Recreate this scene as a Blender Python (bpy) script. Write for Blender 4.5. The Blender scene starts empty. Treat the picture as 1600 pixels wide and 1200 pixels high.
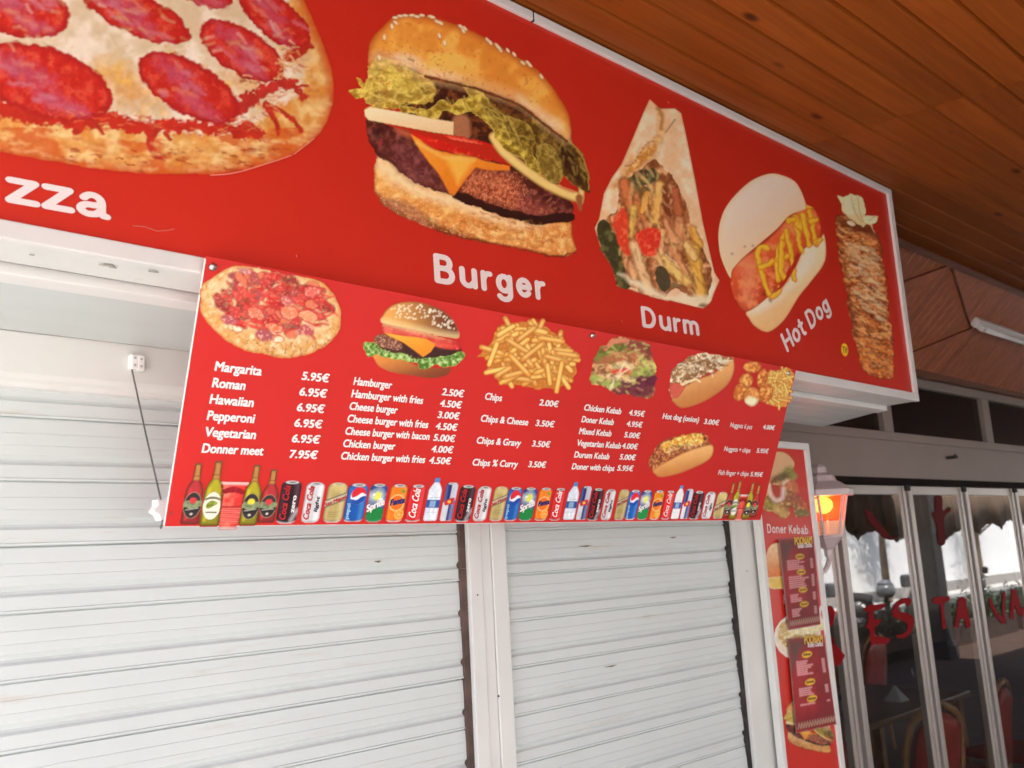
import bpy, math, random
import numpy as np
from mathutils import Matrix, Vector
random.seed(7)
RNG = np.random.default_rng(11)
SC = bpy.context.scene
COL = SC.collection
EYE = 2.2          # camera height in build units
KM = 0.78          # build unit in metres (whole place is scaled by it at the end)

# ---------------------------------------------------------------- camera
FPX, YAW, PITCH, ROLL = 1435.6, .744136, .185620, -.054277
def cam_axes():
    cy, sy = math.cos(YAW), math.sin(YAW); cp, sp = math.cos(PITCH), math.sin(PITCH)
    cr, sr = math.cos(ROLL), math.sin(ROLL)
    f = np.array([sy*cp, cy*cp, sp]); r = np.array([cy, -sy, 0]); u = np.cross(r, f)
    return cr*r+sr*u, -sr*r+cr*u, f
CR, CU, CF = cam_axes()
CAMP = np.array([0, 0, EYE])
cd = bpy.data.cameras.new('camera'); cam = bpy.data.objects.new('camera', cd); COL.objects.link(cam)
cd.sensor_width = 36; cd.lens = 36*FPX/1600; cd.clip_end = 500; cd.clip_start = .02
m = Matrix.Identity(4)
for i in range(3):
    m[i][0] = CR[i]; m[i][1] = CU[i]; m[i][2] = -CF[i]; m[i][3] = CAMP[i]
cam.matrix_world = m
SC.camera = cam
cd.dof.use_dof = True; cd.dof.focus_distance = 1.75; cd.dof.aperture_fstop = 6.5
# ---------------------------------------------------------------- world, sun, exposure
SUN_EL, SUN_AZ = math.radians(60), math.radians(-35)   # azimuth measured from +Y clockwise
w = bpy.data.worlds.new("World"); SC.world = w; w.use_nodes = True
nt = w.node_tree; bg = nt.nodes['Background']
sky = nt.nodes.new('ShaderNodeTexSky'); sky.sky_type = 'NISHITA'; sky.sun_disc = False
sky.sun_elevation = SUN_EL; sky.sun_rotation = SUN_AZ; sky.air_density = 1.0; sky.dust_density = 2.5
nt.links.new(sky.outputs[0], bg.inputs[0]); bg.inputs[1].default_value = .15
sd = bpy.data.lights.new('sun', 'SUN'); sd.energy = 4.6; sd.angle = math.radians(.5); sd.color = (1, .95, .88)
sun = bpy.data.objects.new('sun', sd); COL.objects.link(sun)
sdir = Vector((math.sin(SUN_AZ)*math.cos(SUN_EL), math.cos(SUN_AZ)*math.cos(SUN_EL), math.sin(SUN_EL)))
sun.rotation_euler = sdir.to_track_quat('Z', 'Y').to_euler()
SC.view_settings.view_transform = 'Standard'; SC.view_settings.look = 'None'
SC.view_settings.exposure = 2.22; SC.view_settings.gamma = 1
SC.cycles.max_bounces = 10; SC.cycles.diffuse_bounces = 6; SC.cycles.use_denoising = True
SC.cycles.sample_clamp_indirect = 8; SC.cycles.caustics_reflective = False; SC.cycles.caustics_refractive = False

# ---------------------------------------------------------------- tracing helpers (photo pixel <-> place)
def ray(x, y): return CF*FPX + CR*(x-800) - CU*(y-600)
def on_y(x, y, Y): d = ray(x, y); return CAMP + d*(Y/d[1])
def on_z(x, y, z): d = ray(x, y); return CAMP + d*((z-EYE)/d[2])
def pix(p):
    q = np.asarray(p, float)-CAMP; k = q@CF
    return 800+FPX*(q@CR)/k, 600-FPX*(q@CU)/k
class Board:
    """a flat board: O origin, U right, V up, N towards the viewer"""
    def __init__(s, O, U, V, skew=0):
        s.O = np.array(O, float); s.U = np.array(U, float); s.U /= np.linalg.norm(s.U)
        V = np.array(V, float); V = V - s.U*(V@s.U); s.V = V/np.linalg.norm(V); s.N = np.cross(s.U, s.V)
        s.k = skew; s.V = s.V + s.U*skew      # skew: the board is cut slightly out of square
    def p3(s, u, v, d=0): return s.O + np.multiply.outer(u, s.U) + np.multiply.outer(v, s.V) + np.multiply.outer(d, s.N)
    def uv(s, x, y):
        d = ray(x, y); t = ((s.O-CAMP)@s.N)/(d@s.N); q = CAMP+d*t-s.O
        v = q@(s.V-s.U*s.k); return np.array([q@s.U-v*s.k, v])

# ---------------------------------------------------------------- object helpers
ORG = {}
def tag(o, label=None, cat=None, group=None, kind=None):
    if label: o['label'] = label
    if cat: o['category'] = cat
    if group: o['group'] = group
    if kind: o['kind'] = kind
    return o
def thing(name, loc, label, cat, group=None):
    o = bpy.data.objects.new(name, None); COL.objects.link(o); o.location = loc; o.empty_display_size = .1
    ORG[o.name] = np.array(loc, float)
    return tag(o, label, cat, group)
class MB:
    def __init__(s): s.v = []; s.f = []; s.n = 0; s.sm = False
    def add(s, V, F):
        V = np.asarray(V, float).reshape(-1, 3); s.v.append(V); s.f += [tuple(i+s.n for i in f) for f in F]; s.n += len(V); return s
    def box(s, a, b):
        a, b = np.minimum(a, b), np.maximum(a, b)
        V = [(x, y, z) for x in (a[0], b[0]) for y in (a[1], b[1]) for z in (a[2], b[2])]
        return s.add(V, [(0, 1, 3, 2), (4, 6, 7, 5), (0, 4, 5, 1), (2, 3, 7, 6), (0, 2, 6, 4), (1, 5, 7, 3)])
    def obox(s, B, u0, u1, v0, v1, d0, d1):
        V = [B.p3(u, v, d) for u in (u0, u1) for v in (v0, v1) for d in (d0, d1)]
        return s.add(V, [(0, 1, 3, 2), (4, 6, 7, 5), (0, 4, 5, 1), (2, 3, 7, 6), (0, 2, 6, 4), (1, 5, 7, 3)])
    def tube(s, P, r, n=8, cap=True):
        P = [np.array(p, float) for p in P]; R = r if hasattr(r, '__len__') else [r]*len(P)
        t0 = P[1]-P[0]; a = np.array([0, 0, 1.]) if abs(t0[2]) < .9*np.linalg.norm(t0) else np.array([1., 0, 0])
        V = []
        for i, p in enumerate(P):
            t = P[min(i+1, len(P)-1)]-P[max(i-1, 0)]; t = t/np.linalg.norm(t)
            x = np.cross(a, t); x /= np.linalg.norm(x); y = np.cross(t, x)
            V += [p+R[i]*(math.cos(k*2*math.pi/n)*x+math.sin(k*2*math.pi/n)*y) for k in range(n)]
        F = [(i*n+k, i*n+(k+1) % n, (i+1)*n+(k+1) % n, (i+1)*n+k) for i in range(len(P)-1) for k in range(n)]
        if cap: F += [tuple(range(n))[::-1], tuple((len(P)-1)*n+k for k in range(n))]
        return s.add(V, F)
    def lathe(s, c, prof, n=16, rot=0.0, flat=1.0):
        V = [(c[0]+r*math.cos(rot+k*2*math.pi/n), c[1]+flat*r*math.sin(rot+k*2*math.pi/n), c[2]+z) for r, z in prof for k in range(n)]
        F = [(i*n+k, i*n+(k+1) % n, (i+1)*n+(k+1) % n, (i+1)*n+k) for i in range(len(prof)-1) for k in range(n)]
        F += [tuple(range(n))[::-1], tuple((len(prof)-1)*n+k for k in range(n))]
        return s.add(V, F)
    def extrude(s, prof, x0, x1, close=True):
        """profile of (y,z) points swept along X from x0 to x1"""
        n = len(prof); V = [(x, p[0], p[1]) for x in (x0, x1) for p in prof]
        F = [(i, (i+1) % n, n+(i+1) % n, n+i) for i in range(n if close else n-1)]
        if close: F += [tuple(range(n))[::-1], tuple(range(n, 2*n))]
        return s.add(V, F)
    def plate(s, B, pts, d0, d1):
        """flat outline (u,v) on a board given thickness"""
        n = len(pts); V = [B.p3(u, v, d) for d in (d0, d1) for u, v in pts]
        return s.add(V, [tuple(range(n))[::-1], tuple(range(n, 2*n))]+[(i, (i+1) % n, n+(i+1) % n, n+i) for i in range(n)])
    def build(s, name, mat, parent=None, smooth=False, bevel=0):
        V = np.vstack(s.v)
        me = bpy.data.meshes.new(name); org = np.zeros(3)
        if parent is not None: org = ORG[parent.name]
        me.from_pydata((V-org).tolist(), [], s.f)
        o = bpy.data.objects.new(name, me); COL.objects.link(o); ORG[o.name] = org
        if parent is not None: o.parent = parent
        me.materials.append(mat); me.validate(); me.update()
        if smooth: me.polygons.foreach_set('use_smooth', [True]*len(me.polygons))
        import bmesh
        bm = bmesh.new(); bm.from_mesh(me); bmesh.ops.recalc_face_normals(bm, faces=bm.faces); bm.to_mesh(me); bm.free()
        if bevel:
            b = o.modifiers.new('bevel', 'BEVEL'); b.width = bevel; b.segments = 2; b.limit_method = 'ANGLE'
        return o
def root_mesh(o, label=None, cat=None, group=None, kind=None):
    return tag(o, label, cat, group, kind)

# ---------------------------------------------------------------- materials
def lin(c):
    c = np.asarray(c, float)/255; return np.where(c <= .04045, c/12.92, ((c+.055)/1.055)**2.4)
def mat(name, c, rough=.5, metal=0, var=.12, scale=6, stretch=(1, 1, 1), bump=0, bscale=40, dirt=None, spec=.5, coat=0):
    m = bpy.data.materials.new(name); m.use_nodes = True; N = m.node_tree.nodes; L = m.node_tree.links
    p = N['Principled BSDF']; p.inputs['Roughness'].default_value = rough; p.inputs['Metallic'].default_value = metal
    p.inputs['Specular IOR Level'].default_value = spec; p.inputs['Coat Weight'].default_value = coat
    tc = N.new('ShaderNodeTexCoord'); mp = N.new('ShaderNodeMapping'); mp.inputs['Scale'].default_value = stretch
    L.new(tc.outputs['Object'], mp.inputs[0])
    no = N.new('ShaderNodeTexNoise'); no.inputs['Scale'].default_value = scale; no.inputs['Detail'].default_value = 6
    L.new(mp.outputs[0], no.inputs['Vector'])
    r = N.new('ShaderNodeValToRGB'); r.color_ramp.elements[0].position = .3; r.color_ramp.elements[1].position = .7
    c = np.array(c, float); r.color_ramp.elements[0].color = (*np.clip(c*(1-var), 0, 1), 1); r.color_ramp.elements[1].color = (*np.clip(c*(1+var), 0, .95), 1)
    L.new(no.outputs[0], r.inputs[0]); out = r.outputs[0]
    if dirt:
        n2 = N.new('ShaderNodeTexNoise'); n2.inputs['Scale'].default_value = dirt[1]; n2.inputs['Detail'].default_value = 9; n2.inputs['Roughness'].default_value = .7
        mp2 = N.new('ShaderNodeMapping'); mp2.inputs['Scale'].default_value = dirt[3] if len(dirt) > 3 else (1, 1, 1)
        L.new(tc.outputs['Object'], mp2.inputs[0]); L.new(mp2.outputs[0], n2.inputs['Vector'])
        r2 = N.new('ShaderNodeValToRGB'); r2.color_ramp.elements[0].position = dirt[2]; r2.color_ramp.elements[1].position = dirt[2]+.12
        L.new(n2.outputs[0], r2.inputs[0])
        mx = N.new('ShaderNodeMix'); mx.data_type = 'RGBA'; L.new(r2.outputs[0], mx.inputs[0]); L.new(out, mx.inputs[6])
        mx.inputs[7].default_value = (*dirt[0], 1); out = mx.outputs[2]
    L.new(out, p.inputs['Base Color'])
    if bump:
        n3 = N.new('ShaderNodeTexNoise'); n3.inputs['Scale'].default_value = bscale; n3.inputs['Detail'].default_value = 4
        L.new(mp.outputs[0], n3.inputs['Vector'])
        b = N.new('ShaderNodeBump'); b.inputs['Strength'].default_value = bump; b.inputs['Distance'].default_value = .005
        L.new(n3.outputs[0], b.inputs['Height']); L.new(b.outputs[0], p.inputs['Normal'])
    return m
def print_mat():
    m = bpy.data.materials.new('printed_vinyl'); m.use_nodes = True; N = m.node_tree.nodes; L = m.node_tree.links
    p = N['Principled BSDF']; p.inputs['Roughness'].default_value = .5; p.inputs['Specular IOR Level'].default_value = .35
    a = N.new('ShaderNodeAttribute'); a.attribute_name = 'Col'
    L.new(a.outputs['Color'], p.inputs['Base Color']); return m
def emit(name, c, s):
    m = bpy.data.materials.new(name); m.use_nodes = True; p = m.node_tree.nodes['Principled BSDF']
    p.inputs['Base Color'].default_value = (*c, 1); p.inputs['Emission Color'].default_value = (*c, 1); p.inputs['Emission Strength'].default_value = s
    return m
def glass(name, tint=(.9, .93, .92), rough=0.0, ior=1.6):
    m = bpy.data.materials.new(name); m.use_nodes = True; N = m.node_tree.nodes; L = m.node_tree.links
    N.remove(N['Principled BSDF']); o = N['Material Output']
    t = N.new('ShaderNodeBsdfTransparent'); t.inputs[0].default_value = (*tint, 1)
    g = N.new('ShaderNodeBsdfGlossy'); g.inputs['Roughness'].default_value = rough
    f = N.new('ShaderNodeFresnel'); f.inputs[0].default_value = ior
    ge = N.new('ShaderNodeNewGeometry'); mm = N.new('ShaderNodeMath'); mm.operation = 'SUBTRACT'; mm.inputs[0].default_value = 1; L.new(ge.outputs['Backfacing'], mm.inputs[1])
    m2 = N.new('ShaderNodeMath'); m2.operation = 'MULTIPLY'; L.new(f.outputs[0], m2.inputs[0]); L.new(mm.outputs[0], m2.inputs[1])    # the far face of the pane only transmits
    x = N.new('ShaderNodeMixShader'); L.new(m2.outputs[0], x.inputs[0]); L.new(t.outputs[0], x.inputs[1]); L.new(g.outputs[0], x.inputs[2])
    L.new(x.outputs[0], o.inputs[0]); return m
def wood_mat(name, c0, c1, axis, rough=.35, knots=True, coat=.3):
    """planks run along `axis`; grain stretched along it; board-to-board tone comes from the 'tone' attribute"""
    m = bpy.data.materials.new(name); m.use_nodes = True; N = m.node_tree.nodes; L = m.node_tree.links
    p = N['Principled BSDF']; p.inputs['Roughness'].default_value = rough; p.inputs['Coat Weight'].default_value = coat; p.inputs['Coat Roughness'].default_value = .3; p.inputs['Specular IOR Level'].default_value = .22
    tc = N.new('ShaderNodeTexCoord'); at = N.new('ShaderNodeAttribute'); at.attribute_name = 'tone'
    off = N.new('ShaderNodeVectorMath'); off.operation = 'SCALE'; off.inputs['Scale'].default_value = 37.0
    L.new(at.outputs['Color'], off.inputs[0])
    ad = N.new('ShaderNodeVectorMath'); ad.operation = 'ADD'; L.new(tc.outputs['Object'], ad.inputs[0]); L.new(off.outputs[0], ad.inputs[1])
    mp = N.new('ShaderNodeMapping'); mp.inputs['Scale'].default_value = [1.2 if i == axis else 22 for i in range(3)]
    L.new(ad.outputs[0], mp.inputs[0])
    n = N.new('ShaderNodeTexNoise'); n.inputs['Scale'].default_value = 1.6; n.inputs['Detail'].default_value = 8; n.inputs['Distortion'].default_value = .8
    L.new(mp.outputs[0], n.inputs['Vector'])
    r = N.new('ShaderNodeValToRGB'); e = r.color_ramp.elements; e[0].position = .32; e[1].position = .68
    e[0].color = (*c0, 1); e[1].color = (*c1, 1); L.new(n.outputs[0], r.inputs[0]); out = r.outputs[0]
    mt = N.new('ShaderNodeMath'); mt.operation = 'MULTIPLY_ADD'; mt.inputs[1].default_value = .28; mt.inputs[2].default_value = .86
    L.new(at.outputs['Fac'], mt.inputs[0])
    hs = N.new('ShaderNodeHueSaturation'); L.new(mt.outputs[0], hs.inputs['Value']); L.new(out, hs.inputs['Color']); out = hs.outputs[0]
    if knots:
        mk = N.new('ShaderNodeMapping'); mk.inputs['Scale'].default_value = [2.7 if i == axis else (6.5 if i == 1-axis else 0) for i in range(3)]
        L.new(ad.outputs[0], mk.inputs[0])
        v = N.new('ShaderNodeTexVoronoi'); v.inputs['Scale'].default_value = 1.0; v.inputs['Randomness'].default_value = 1; L.new(mk.outputs[0], v.inputs['Vector'])
        rk = N.new('ShaderNodeValToRGB'); rk.color_ramp.elements[0].position = .055; rk.color_ramp.elements[0].color = (1, 1, 1, 1)
        rk.color_ramp.elements[1].position = .125; rk.color_ramp.elements[1].color = (0, 0, 0, 1); L.new(v.outputs['Distance'], rk.inputs[0])
        mx = N.new('ShaderNodeMix'); mx.data_type = 'RGBA'; L.new(rk.outputs[0], mx.inputs[0]); L.new(out, mx.inputs[6])
        mx.inputs[7].default_value = (c0[0]*.3, c0[1]*.22, c0[2]*.2, 1); out = mx.outputs[2]
    L.new(out, p.inputs['Base Color'])
    b = N.new('ShaderNodeBump'); b.inputs['Strength'].default_value = .12; L.new(n.outputs[0], b.inputs['Height']); L.new(b.outputs[0], p.inputs['Normal'])
    return m
def set_tone(o, per):
    """per-board tone (0..1), `per` maps polygon index -> value"""
    a = o.data.color_attributes.new('tone', 'FLOAT_COLOR', 'CORNER')
    vals = []
    for pl in o.data.polygons:
        t = per(pl); vals += [t, t, t, 1]*pl.loop_total
    a.data.foreach_set('color', vals)

PRINT = print_mat()
RED = mat('red_vinyl', (.57, .024, .012), .36, var=.06, scale=1.5, dirt=((.50, .06, .05), 9, .72), bump=.03, bscale=3)
MENU_RED = mat('menu_red_vinyl', (.60, .024, .020), .52, var=.05, scale=2, bump=.03, bscale=4, spec=.3)
WHITE = mat('white_paint', (.66, .66, .635), .45, var=.05, scale=5, dirt=((.45, .43, .40), 7, .66))
FRAMEW = mat('white_trim', (.68, .66, .64), .4, var=.04, scale=6, dirt=((.4, .36, .33), 12, .7))
SHUT = mat('shutter_enamel', (.585, .625, .615), .45, var=.07, scale=1.2, dirt=((.56, .54, .50), 5, .58, (.5, 1, 6)))
SOFF = mat('soffit_panel', (.53, .565, .55), .4, var=.04, scale=2, stretch=(1, 6, 1), dirt=((.5, .5, .45), 9, .7))
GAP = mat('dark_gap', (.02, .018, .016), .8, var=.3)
BROWN = mat('brown_seal', (.085, .05, .04), .7, var=.5, scale=14, dirt=((.5, .47, .43), 22, .66))
LETTER = mat('white_lettering', (.80, .70, .68), .45, var=.02)
MLETTER = mat('menu_lettering', (.86, .82, .80), .45, var=.02)
STEEL = mat('steel', (.5, .5, .48), .35, 1)

# ---------------------------------------------------------------- print painter: paints a colour on every vertex of a fine flat mesh
LAT = RNG.random((16, 64, 64))
def vn(x, y, sx, sy=None, rot=0, seed=0, oc=3):
    sy = sy or sx; c, s = math.cos(rot), math.sin(rot)
    X = (x*c+y*s)/sx+seed*3.7; Y = (-x*s+y*c)/sy+seed*7.1; out = 0; amp = .5; tot = 0
    for o in range(oc):
        xi = np.floor(X).astype(int); yi = np.floor(Y).astype(int); fx = X-xi; fy = Y-yi
        fx = fx*fx*(3-2*fx); fy = fy*fy*(3-2*fy); T = LAT[(seed+o) % 16]
        g = lambda a, b: T[a % 64, b % 64]
        out = out+amp*((g(xi, yi)*(1-fx)+g(xi+1, yi)*fx)*(1-fy)+(g(xi, yi+1)*(1-fx)+g(xi+1, yi+1)*fx)*fy)
        tot += amp; amp *= .55; X = X*2.03+11; Y = Y*2.03+5
    return out/tot
def smooth(P, n=4, closed=True):
    P = [np.array(p, float) for p in P]; N = len(P); out = []
    rng = range(N) if closed else range(N-1)
    for i in rng:
        if closed: a, b, c, d = P[i-1], P[i], P[(i+1) % N], P[(i+2) % N]
        else: a, b, c, d = P[max(i-1, 0)], P[i], P[i+1], P[min(i+2, N-1)]
        for k in range(n):
            t = k/n; out.append(.5*((2*b)+(-a+c)*t+(2*a-5*b+4*c-d)*t*t+(-a+3*b-3*c+d)*t**3))
    if not closed: out.append(P[-1])
    return np.array(out)
def cl(x): return np.clip(x, 0, 1)
class Pic:
    def __init__(s, board, box, cell, T=(1, 0, 0), gain=1.0, bgc=(.57, .024, .012), unit=None):
        s.B = board; s.T = T; s.gain = np.array(gain)*np.ones(3)
        if unit is None:
            q = np.array([board.uv(T[1]+x*T[0], T[2]+y*T[0]) for x, y in ((box[0], box[1]), (box[2], box[1]), (box[2], box[3]), (box[0], box[3]))])
            u0, v0 = q.min(0); u1, v1 = q.max(0)
        else: u0, v0, u1, v1 = unit
        nu = max(4, int((u1-u0)/cell)); nv = max(4, int((v1-v0)/cell)); s.nu, s.nv = nu, nv
        gu, gv = np.meshgrid(np.linspace(u0, u1, nu), np.linspace(v0, v1, nv)); s.gu = gu.ravel(); s.gv = gv.ravel()
        if unit is None:
            x, y = pix(board.p3(s.gu, s.gv)); s.x = (x-T[1])/T[0]; s.y = (y-T[2])/T[0]; s.cs = 1.0/T[0]
        else:  # unit picture: x 0..100 left to right, y 0..H top to bottom, true proportions
            s.x = (s.gu-u0)/(u1-u0)*box[0]; s.y = (v1-s.gv)/(v1-v0)*box[1]; s.cs = box[0]/nu
        s.C = np.tile(np.array(bgc, float), (len(s.x), 1)); s.A = np.zeros(len(s.x))
    def c(s, c): return lin(c)*s.gain
    def sd(s, P, wob=0, wsc=0, seed=3):
        wsc = wsc or 9*s.cs
        P = np.asarray(P, float); mn = P.min(0)-12*s.cs-wob; mx = P.max(0)+12*s.cs+wob
        idx = np.where((s.x > mn[0]) & (s.x < mx[0]) & (s.y > mn[1]) & (s.y < mx[1]))[0]
        x, y = s.x[idx], s.y[idx]
        if wob:
            x, y = x+wob*2.6*(vn(x, y, wsc, seed=seed, oc=2)-.5), y+wob*2.6*(vn(x, y, wsc, seed=seed+1, oc=2)-.5)
        d = np.full(len(idx), 1e9); ins = np.zeros(len(idx), bool); n = len(P)
        for i in range(n):
            a, b = P[i], P[(i+1) % n]; e = b-a; L = e@e+1e-9
            t = cl(((x-a[0])*e[0]+(y-a[1])*e[1])/L); d = np.minimum(d, (x-a[0]-t*e[0])**2+(y-a[1]-t*e[1])**2)
            cnd = (a[1] > y) != (b[1] > y)
            if e[1] != 0: ins ^= cnd & (x < e[0]*(y-a[1])/e[1]+a[0])
        return idx, np.sqrt(d)*np.where(ins, 1, -1)
    def put(s, idx, k, col, al=1.0, base=False):
        k = (k*al)[:, None]; s.C[idx] = s.C[idx]*(1-k)+col*k
        if base: s.A[idx] = np.maximum(s.A[idx], k[:, 0])
    def shape(s, P, c, edge=None, ew=8, c2=None, dirn=(0, 1), n=.12, ns=10, nr=(1, 0), soft=1.0, wob=0, al=1, base=False, sm=True, seed=1, lo=None, hi=None):
        if sm: P = smooth(P)
        P = np.asarray(P, float); idx, d = s.sd(P, wob, seed=seed)
        if not len(idx): return
        x, y = s.x[idx], s.y[idx]; sf = soft*s.cs; k = cl(d/sf+.5)
        col = np.tile(s.c(c), (len(idx), 1))
        if c2 is not None:
            dn = np.array(dirn, float); pr = P@dn; t = cl(((x*dn[0]+y*dn[1])-pr.min())/(np.ptp(pr)+1e-6)); t = (t*t*(3-2*t))[:, None]; col = col*(1-t)+s.c(c2)*t
        f = vn(x, y, ns*nr[0] if nr[0] != 1 else ns, ns, nr[1], seed=seed, oc=3)
        if lo is not None: t = cl((f-.28)/.36)[:, None]; col = s.c(lo)*(1-t)*.9+col*(t*.9)+col*.1
        if hi is not None: t = cl((f-.50)/.26)[:, None]; col = col*(1-t)+s.c(hi)*t
        if edge is not None: t = cl(1-d/ew)[:, None]**1.5; col = col*(1-t)+s.c(edge)*t
        if n: col = col*(1+n*2*(vn(x, y, max(ns*.5, s.cs*3), seed=seed+5, oc=2)-.5))[:, None]
        s.put(idx, k, np.clip(col, 0, .95), al, base)
    def blob(s, cx, cy, rx, ry, rot=0, c=(255, 0, 0), **kw):
        a = np.linspace(0, 2*math.pi, 18, endpoint=False); r = math.radians(rot)
        P = np.c_[cx+rx*np.cos(a)*math.cos(r)-ry*np.sin(a)*math.sin(r), cy+rx*np.cos(a)*math.sin(r)+ry*np.sin(a)*math.cos(r)]
        s.shape(P, c, sm=False, **kw)
    def line(s, P, w, c, al=1, n=.1, edge=None, soft=1.0, base=False, wob=0, sm=True, seed=2):
        if sm and len(P) > 2: P = smooth(P, 5, False)
        P = np.asarray(P, float); W = w if hasattr(w, '__len__') else (w, w)
        m = max(W)+3*s.cs+wob; mn = P.min(0)-m; mx = P.max(0)+m
        idx = np.where((s.x > mn[0]) & (s.x < mx[0]) & (s.y > mn[1]) & (s.y < mx[1]))[0]
        if not len(idx): return
        x, y = s.x[idx], s.y[idx]
        if wob: x, y = x+wob*2.4*(vn(x, y, 8*s.cs, seed=seed, oc=2)-.5), y+wob*2.4*(vn(x, y, 8*s.cs, seed=seed+1, oc=2)-.5)
        best = np.full(len(idx), -1e9); K = len(P)-1
        for i in range(K):
            a, b = P[i], P[i+1]; e = b-a; L = e@e+1e-9; t = cl(((x-a[0])*e[0]+(y-a[1])*e[1])/L)
            hw = .5*(W[0]+(W[1]-W[0])*(i+t)/K); best = np.maximum(best, hw-np.hypot(x-a[0]-t*e[0], y-a[1]-t*e[1]))
        k = cl(best/(soft*s.cs)+.5); col = np.tile(s.c(c), (len(idx), 1))
        if edge is not None: t = cl(1-best/(max(W)*.28))[:, None]; col = col*(1-t)+s.c(edge)*t
        if n: col = col*(1+n*2*(vn(x, y, max(W)*.6, seed=seed, oc=2)-.5))[:, None]
        s.put(idx, k, np.clip(col, 0, .95), al, base)
    def shade(s, c, al, sc, thr, w=.12, seed=4, rot=0, asp=1.0, box=None):
        """printed mottling: blend colour c where a noise exceeds thr, inside what is already painted"""
        k = cl((vn(s.x, s.y, sc*asp, sc, rot, seed=seed, oc=4)-thr)/w)*al*(s.A > .3)
        if box is not None: k = k*((s.x > box[0]) & (s.x < box[2]) & (s.y > box[1]) & (s.y < box[3]))
        s.put(np.arange(len(s.x)), k, s.c(c))
    def flecks(s, poly, n, cols, L, w, ang=(-30, 30), al=.8, seed=1, soft=1.5, bend=.25, taper=.4):
        P = np.array(poly, float); rr = random.Random(seed); k = 0; mn, mx = P.min(0), P.max(0)
        while k < n:
            x, y = rr.uniform(mn[0], mx[0]), rr.uniform(mn[1], mx[1]); ins = False
            for i in range(len(P)):
                a, b = P[i], P[i-1]
                if (a[1] > y) != (b[1] > y) and x < (b[0]-a[0])*(y-a[1])/(b[1]-a[1])+a[0]: ins = not ins
            if not ins: continue
            k += 1; a = math.radians(rr.uniform(*ang)); l = L*rr.uniform(.4, 1.1)/2; c, q = math.cos(a), math.sin(a); bd = l*bend*rr.uniform(-1, 1)
            s.line([(x-l*c, y-l*q), (x-bd*q, y+bd*c), (x+l*c, y+l*q)], (w*rr.uniform(.6, 1.2), w*taper), rr.choice(cols), al=al*rr.uniform(.6, 1), soft=soft, n=0)
    def build(s, name, parent, d=.0012, label=None):
        nu, nv = s.nu, s.nv; V = s.B.p3(s.gu, s.gv, np.full(len(s.gu), d))-ORG[parent.name]
        i = (np.arange(nv-1)[:, None]*nu+np.arange(nu-1)[None, :]).ravel(); Q = np.c_[i, i+1, i+nu+1, i+nu]
        Q = Q[s.A[Q].max(1) > .5]; used = np.unique(Q); rm = np.full(len(V), -1); rm[used] = np.arange(len(used)); Q = rm[Q]
        me = bpy.data.meshes.new(name); me.vertices.add(len(used)); me.vertices.foreach_set('co', V[used].ravel())
        me.loops.add(Q.size); me.loops.foreach_set('vertex_index', Q.ravel()); me.polygons.add(len(Q))
        me.polygons.foreach_set('loop_start', np.arange(0, Q.size, 4)); me.update(calc_edges=True)
        a = me.color_attributes.new('Col', 'FLOAT_COLOR', 'POINT'); a.data.foreach_set('color', np.c_[s.C[used], np.ones(len(used))].ravel())
        me.materials.append(PRINT); o = bpy.data.objects.new(name, me); COL.objects.link(o); o.parent = parent; ORG[o.name] = ORG[parent.name]
        if label: o['label'] = label
        return o
# ---------------------------------------------------------------- lettering
FONT = {}
def glyphs(s, off, space=1.0):
    k = (s, off, space)
    if k not in FONT:
        c = bpy.data.curves.new('t', 'FONT'); c.body = s; c.offset = off; c.resolution_u = 3; c.space_character = space
        o = bpy.data.objects.new('t', c); COL.objects.link(o); bpy.context.view_layer.update()
        me = bpy.data.meshes.new_from_object(o.evaluated_get(bpy.context.evaluated_depsgraph_get()))
        V = np.array([v.co[:2] for v in me.vertices]); F = [tuple(p.vertices) for p in me.polygons]
        bpy.data.objects.remove(o); bpy.data.curves.remove(c); bpy.data.meshes.remove(me); FONT[k] = (V, F)
    return FONT[k]
def text(B, s, o, ex, ey, parent, m, name='lettering', off=.02, d=.0016, space=1.0):
    bold = off*1.1; off = 0
    """s fitted so its width is the board vector ex and its cap height (0.68) the board vector ey"""
    V, F = glyphs(s, off, space); x0, x1 = V[:, 0].min(), V[:, 0].max()
    mb = MB()
    for k, (sx, sy) in enumerate(((0, 0), (1, .6), (-1, -.6), (1, -.6), (-1, .6))):     # heavier strokes: the outline laid down five times, each a hair proud
        a = (V[:, 0]+sx*bold-x0+bold)/(x1-x0+2*bold); b = (V[:, 1]+sy*bold+bold*.6)/(.69+1.2*bold)
        u = o[0]+a*ex[0]+b*ey[0]; v = o[1]+a*ex[1]+b*ey[1]
        mb.add(B.p3(u, v, np.full(len(u), d+k*.00012)), F)
    ob = mb.build(name, m, parent); return ob
def text_px(B, s, p0, p1, h, parent, m, slant=0, **kw):
    """p0,p1: left and right ends of the baseline in the photo; h cap height in board units"""
    a, b = B.uv(*p0), B.uv(*p1); e = b-a; n = np.array([-e[1], e[0]])/np.linalg.norm(e)
    return text(B, s, a, e, n*h+e/np.linalg.norm(e)*slant*h, parent, m, **kw)

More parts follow.
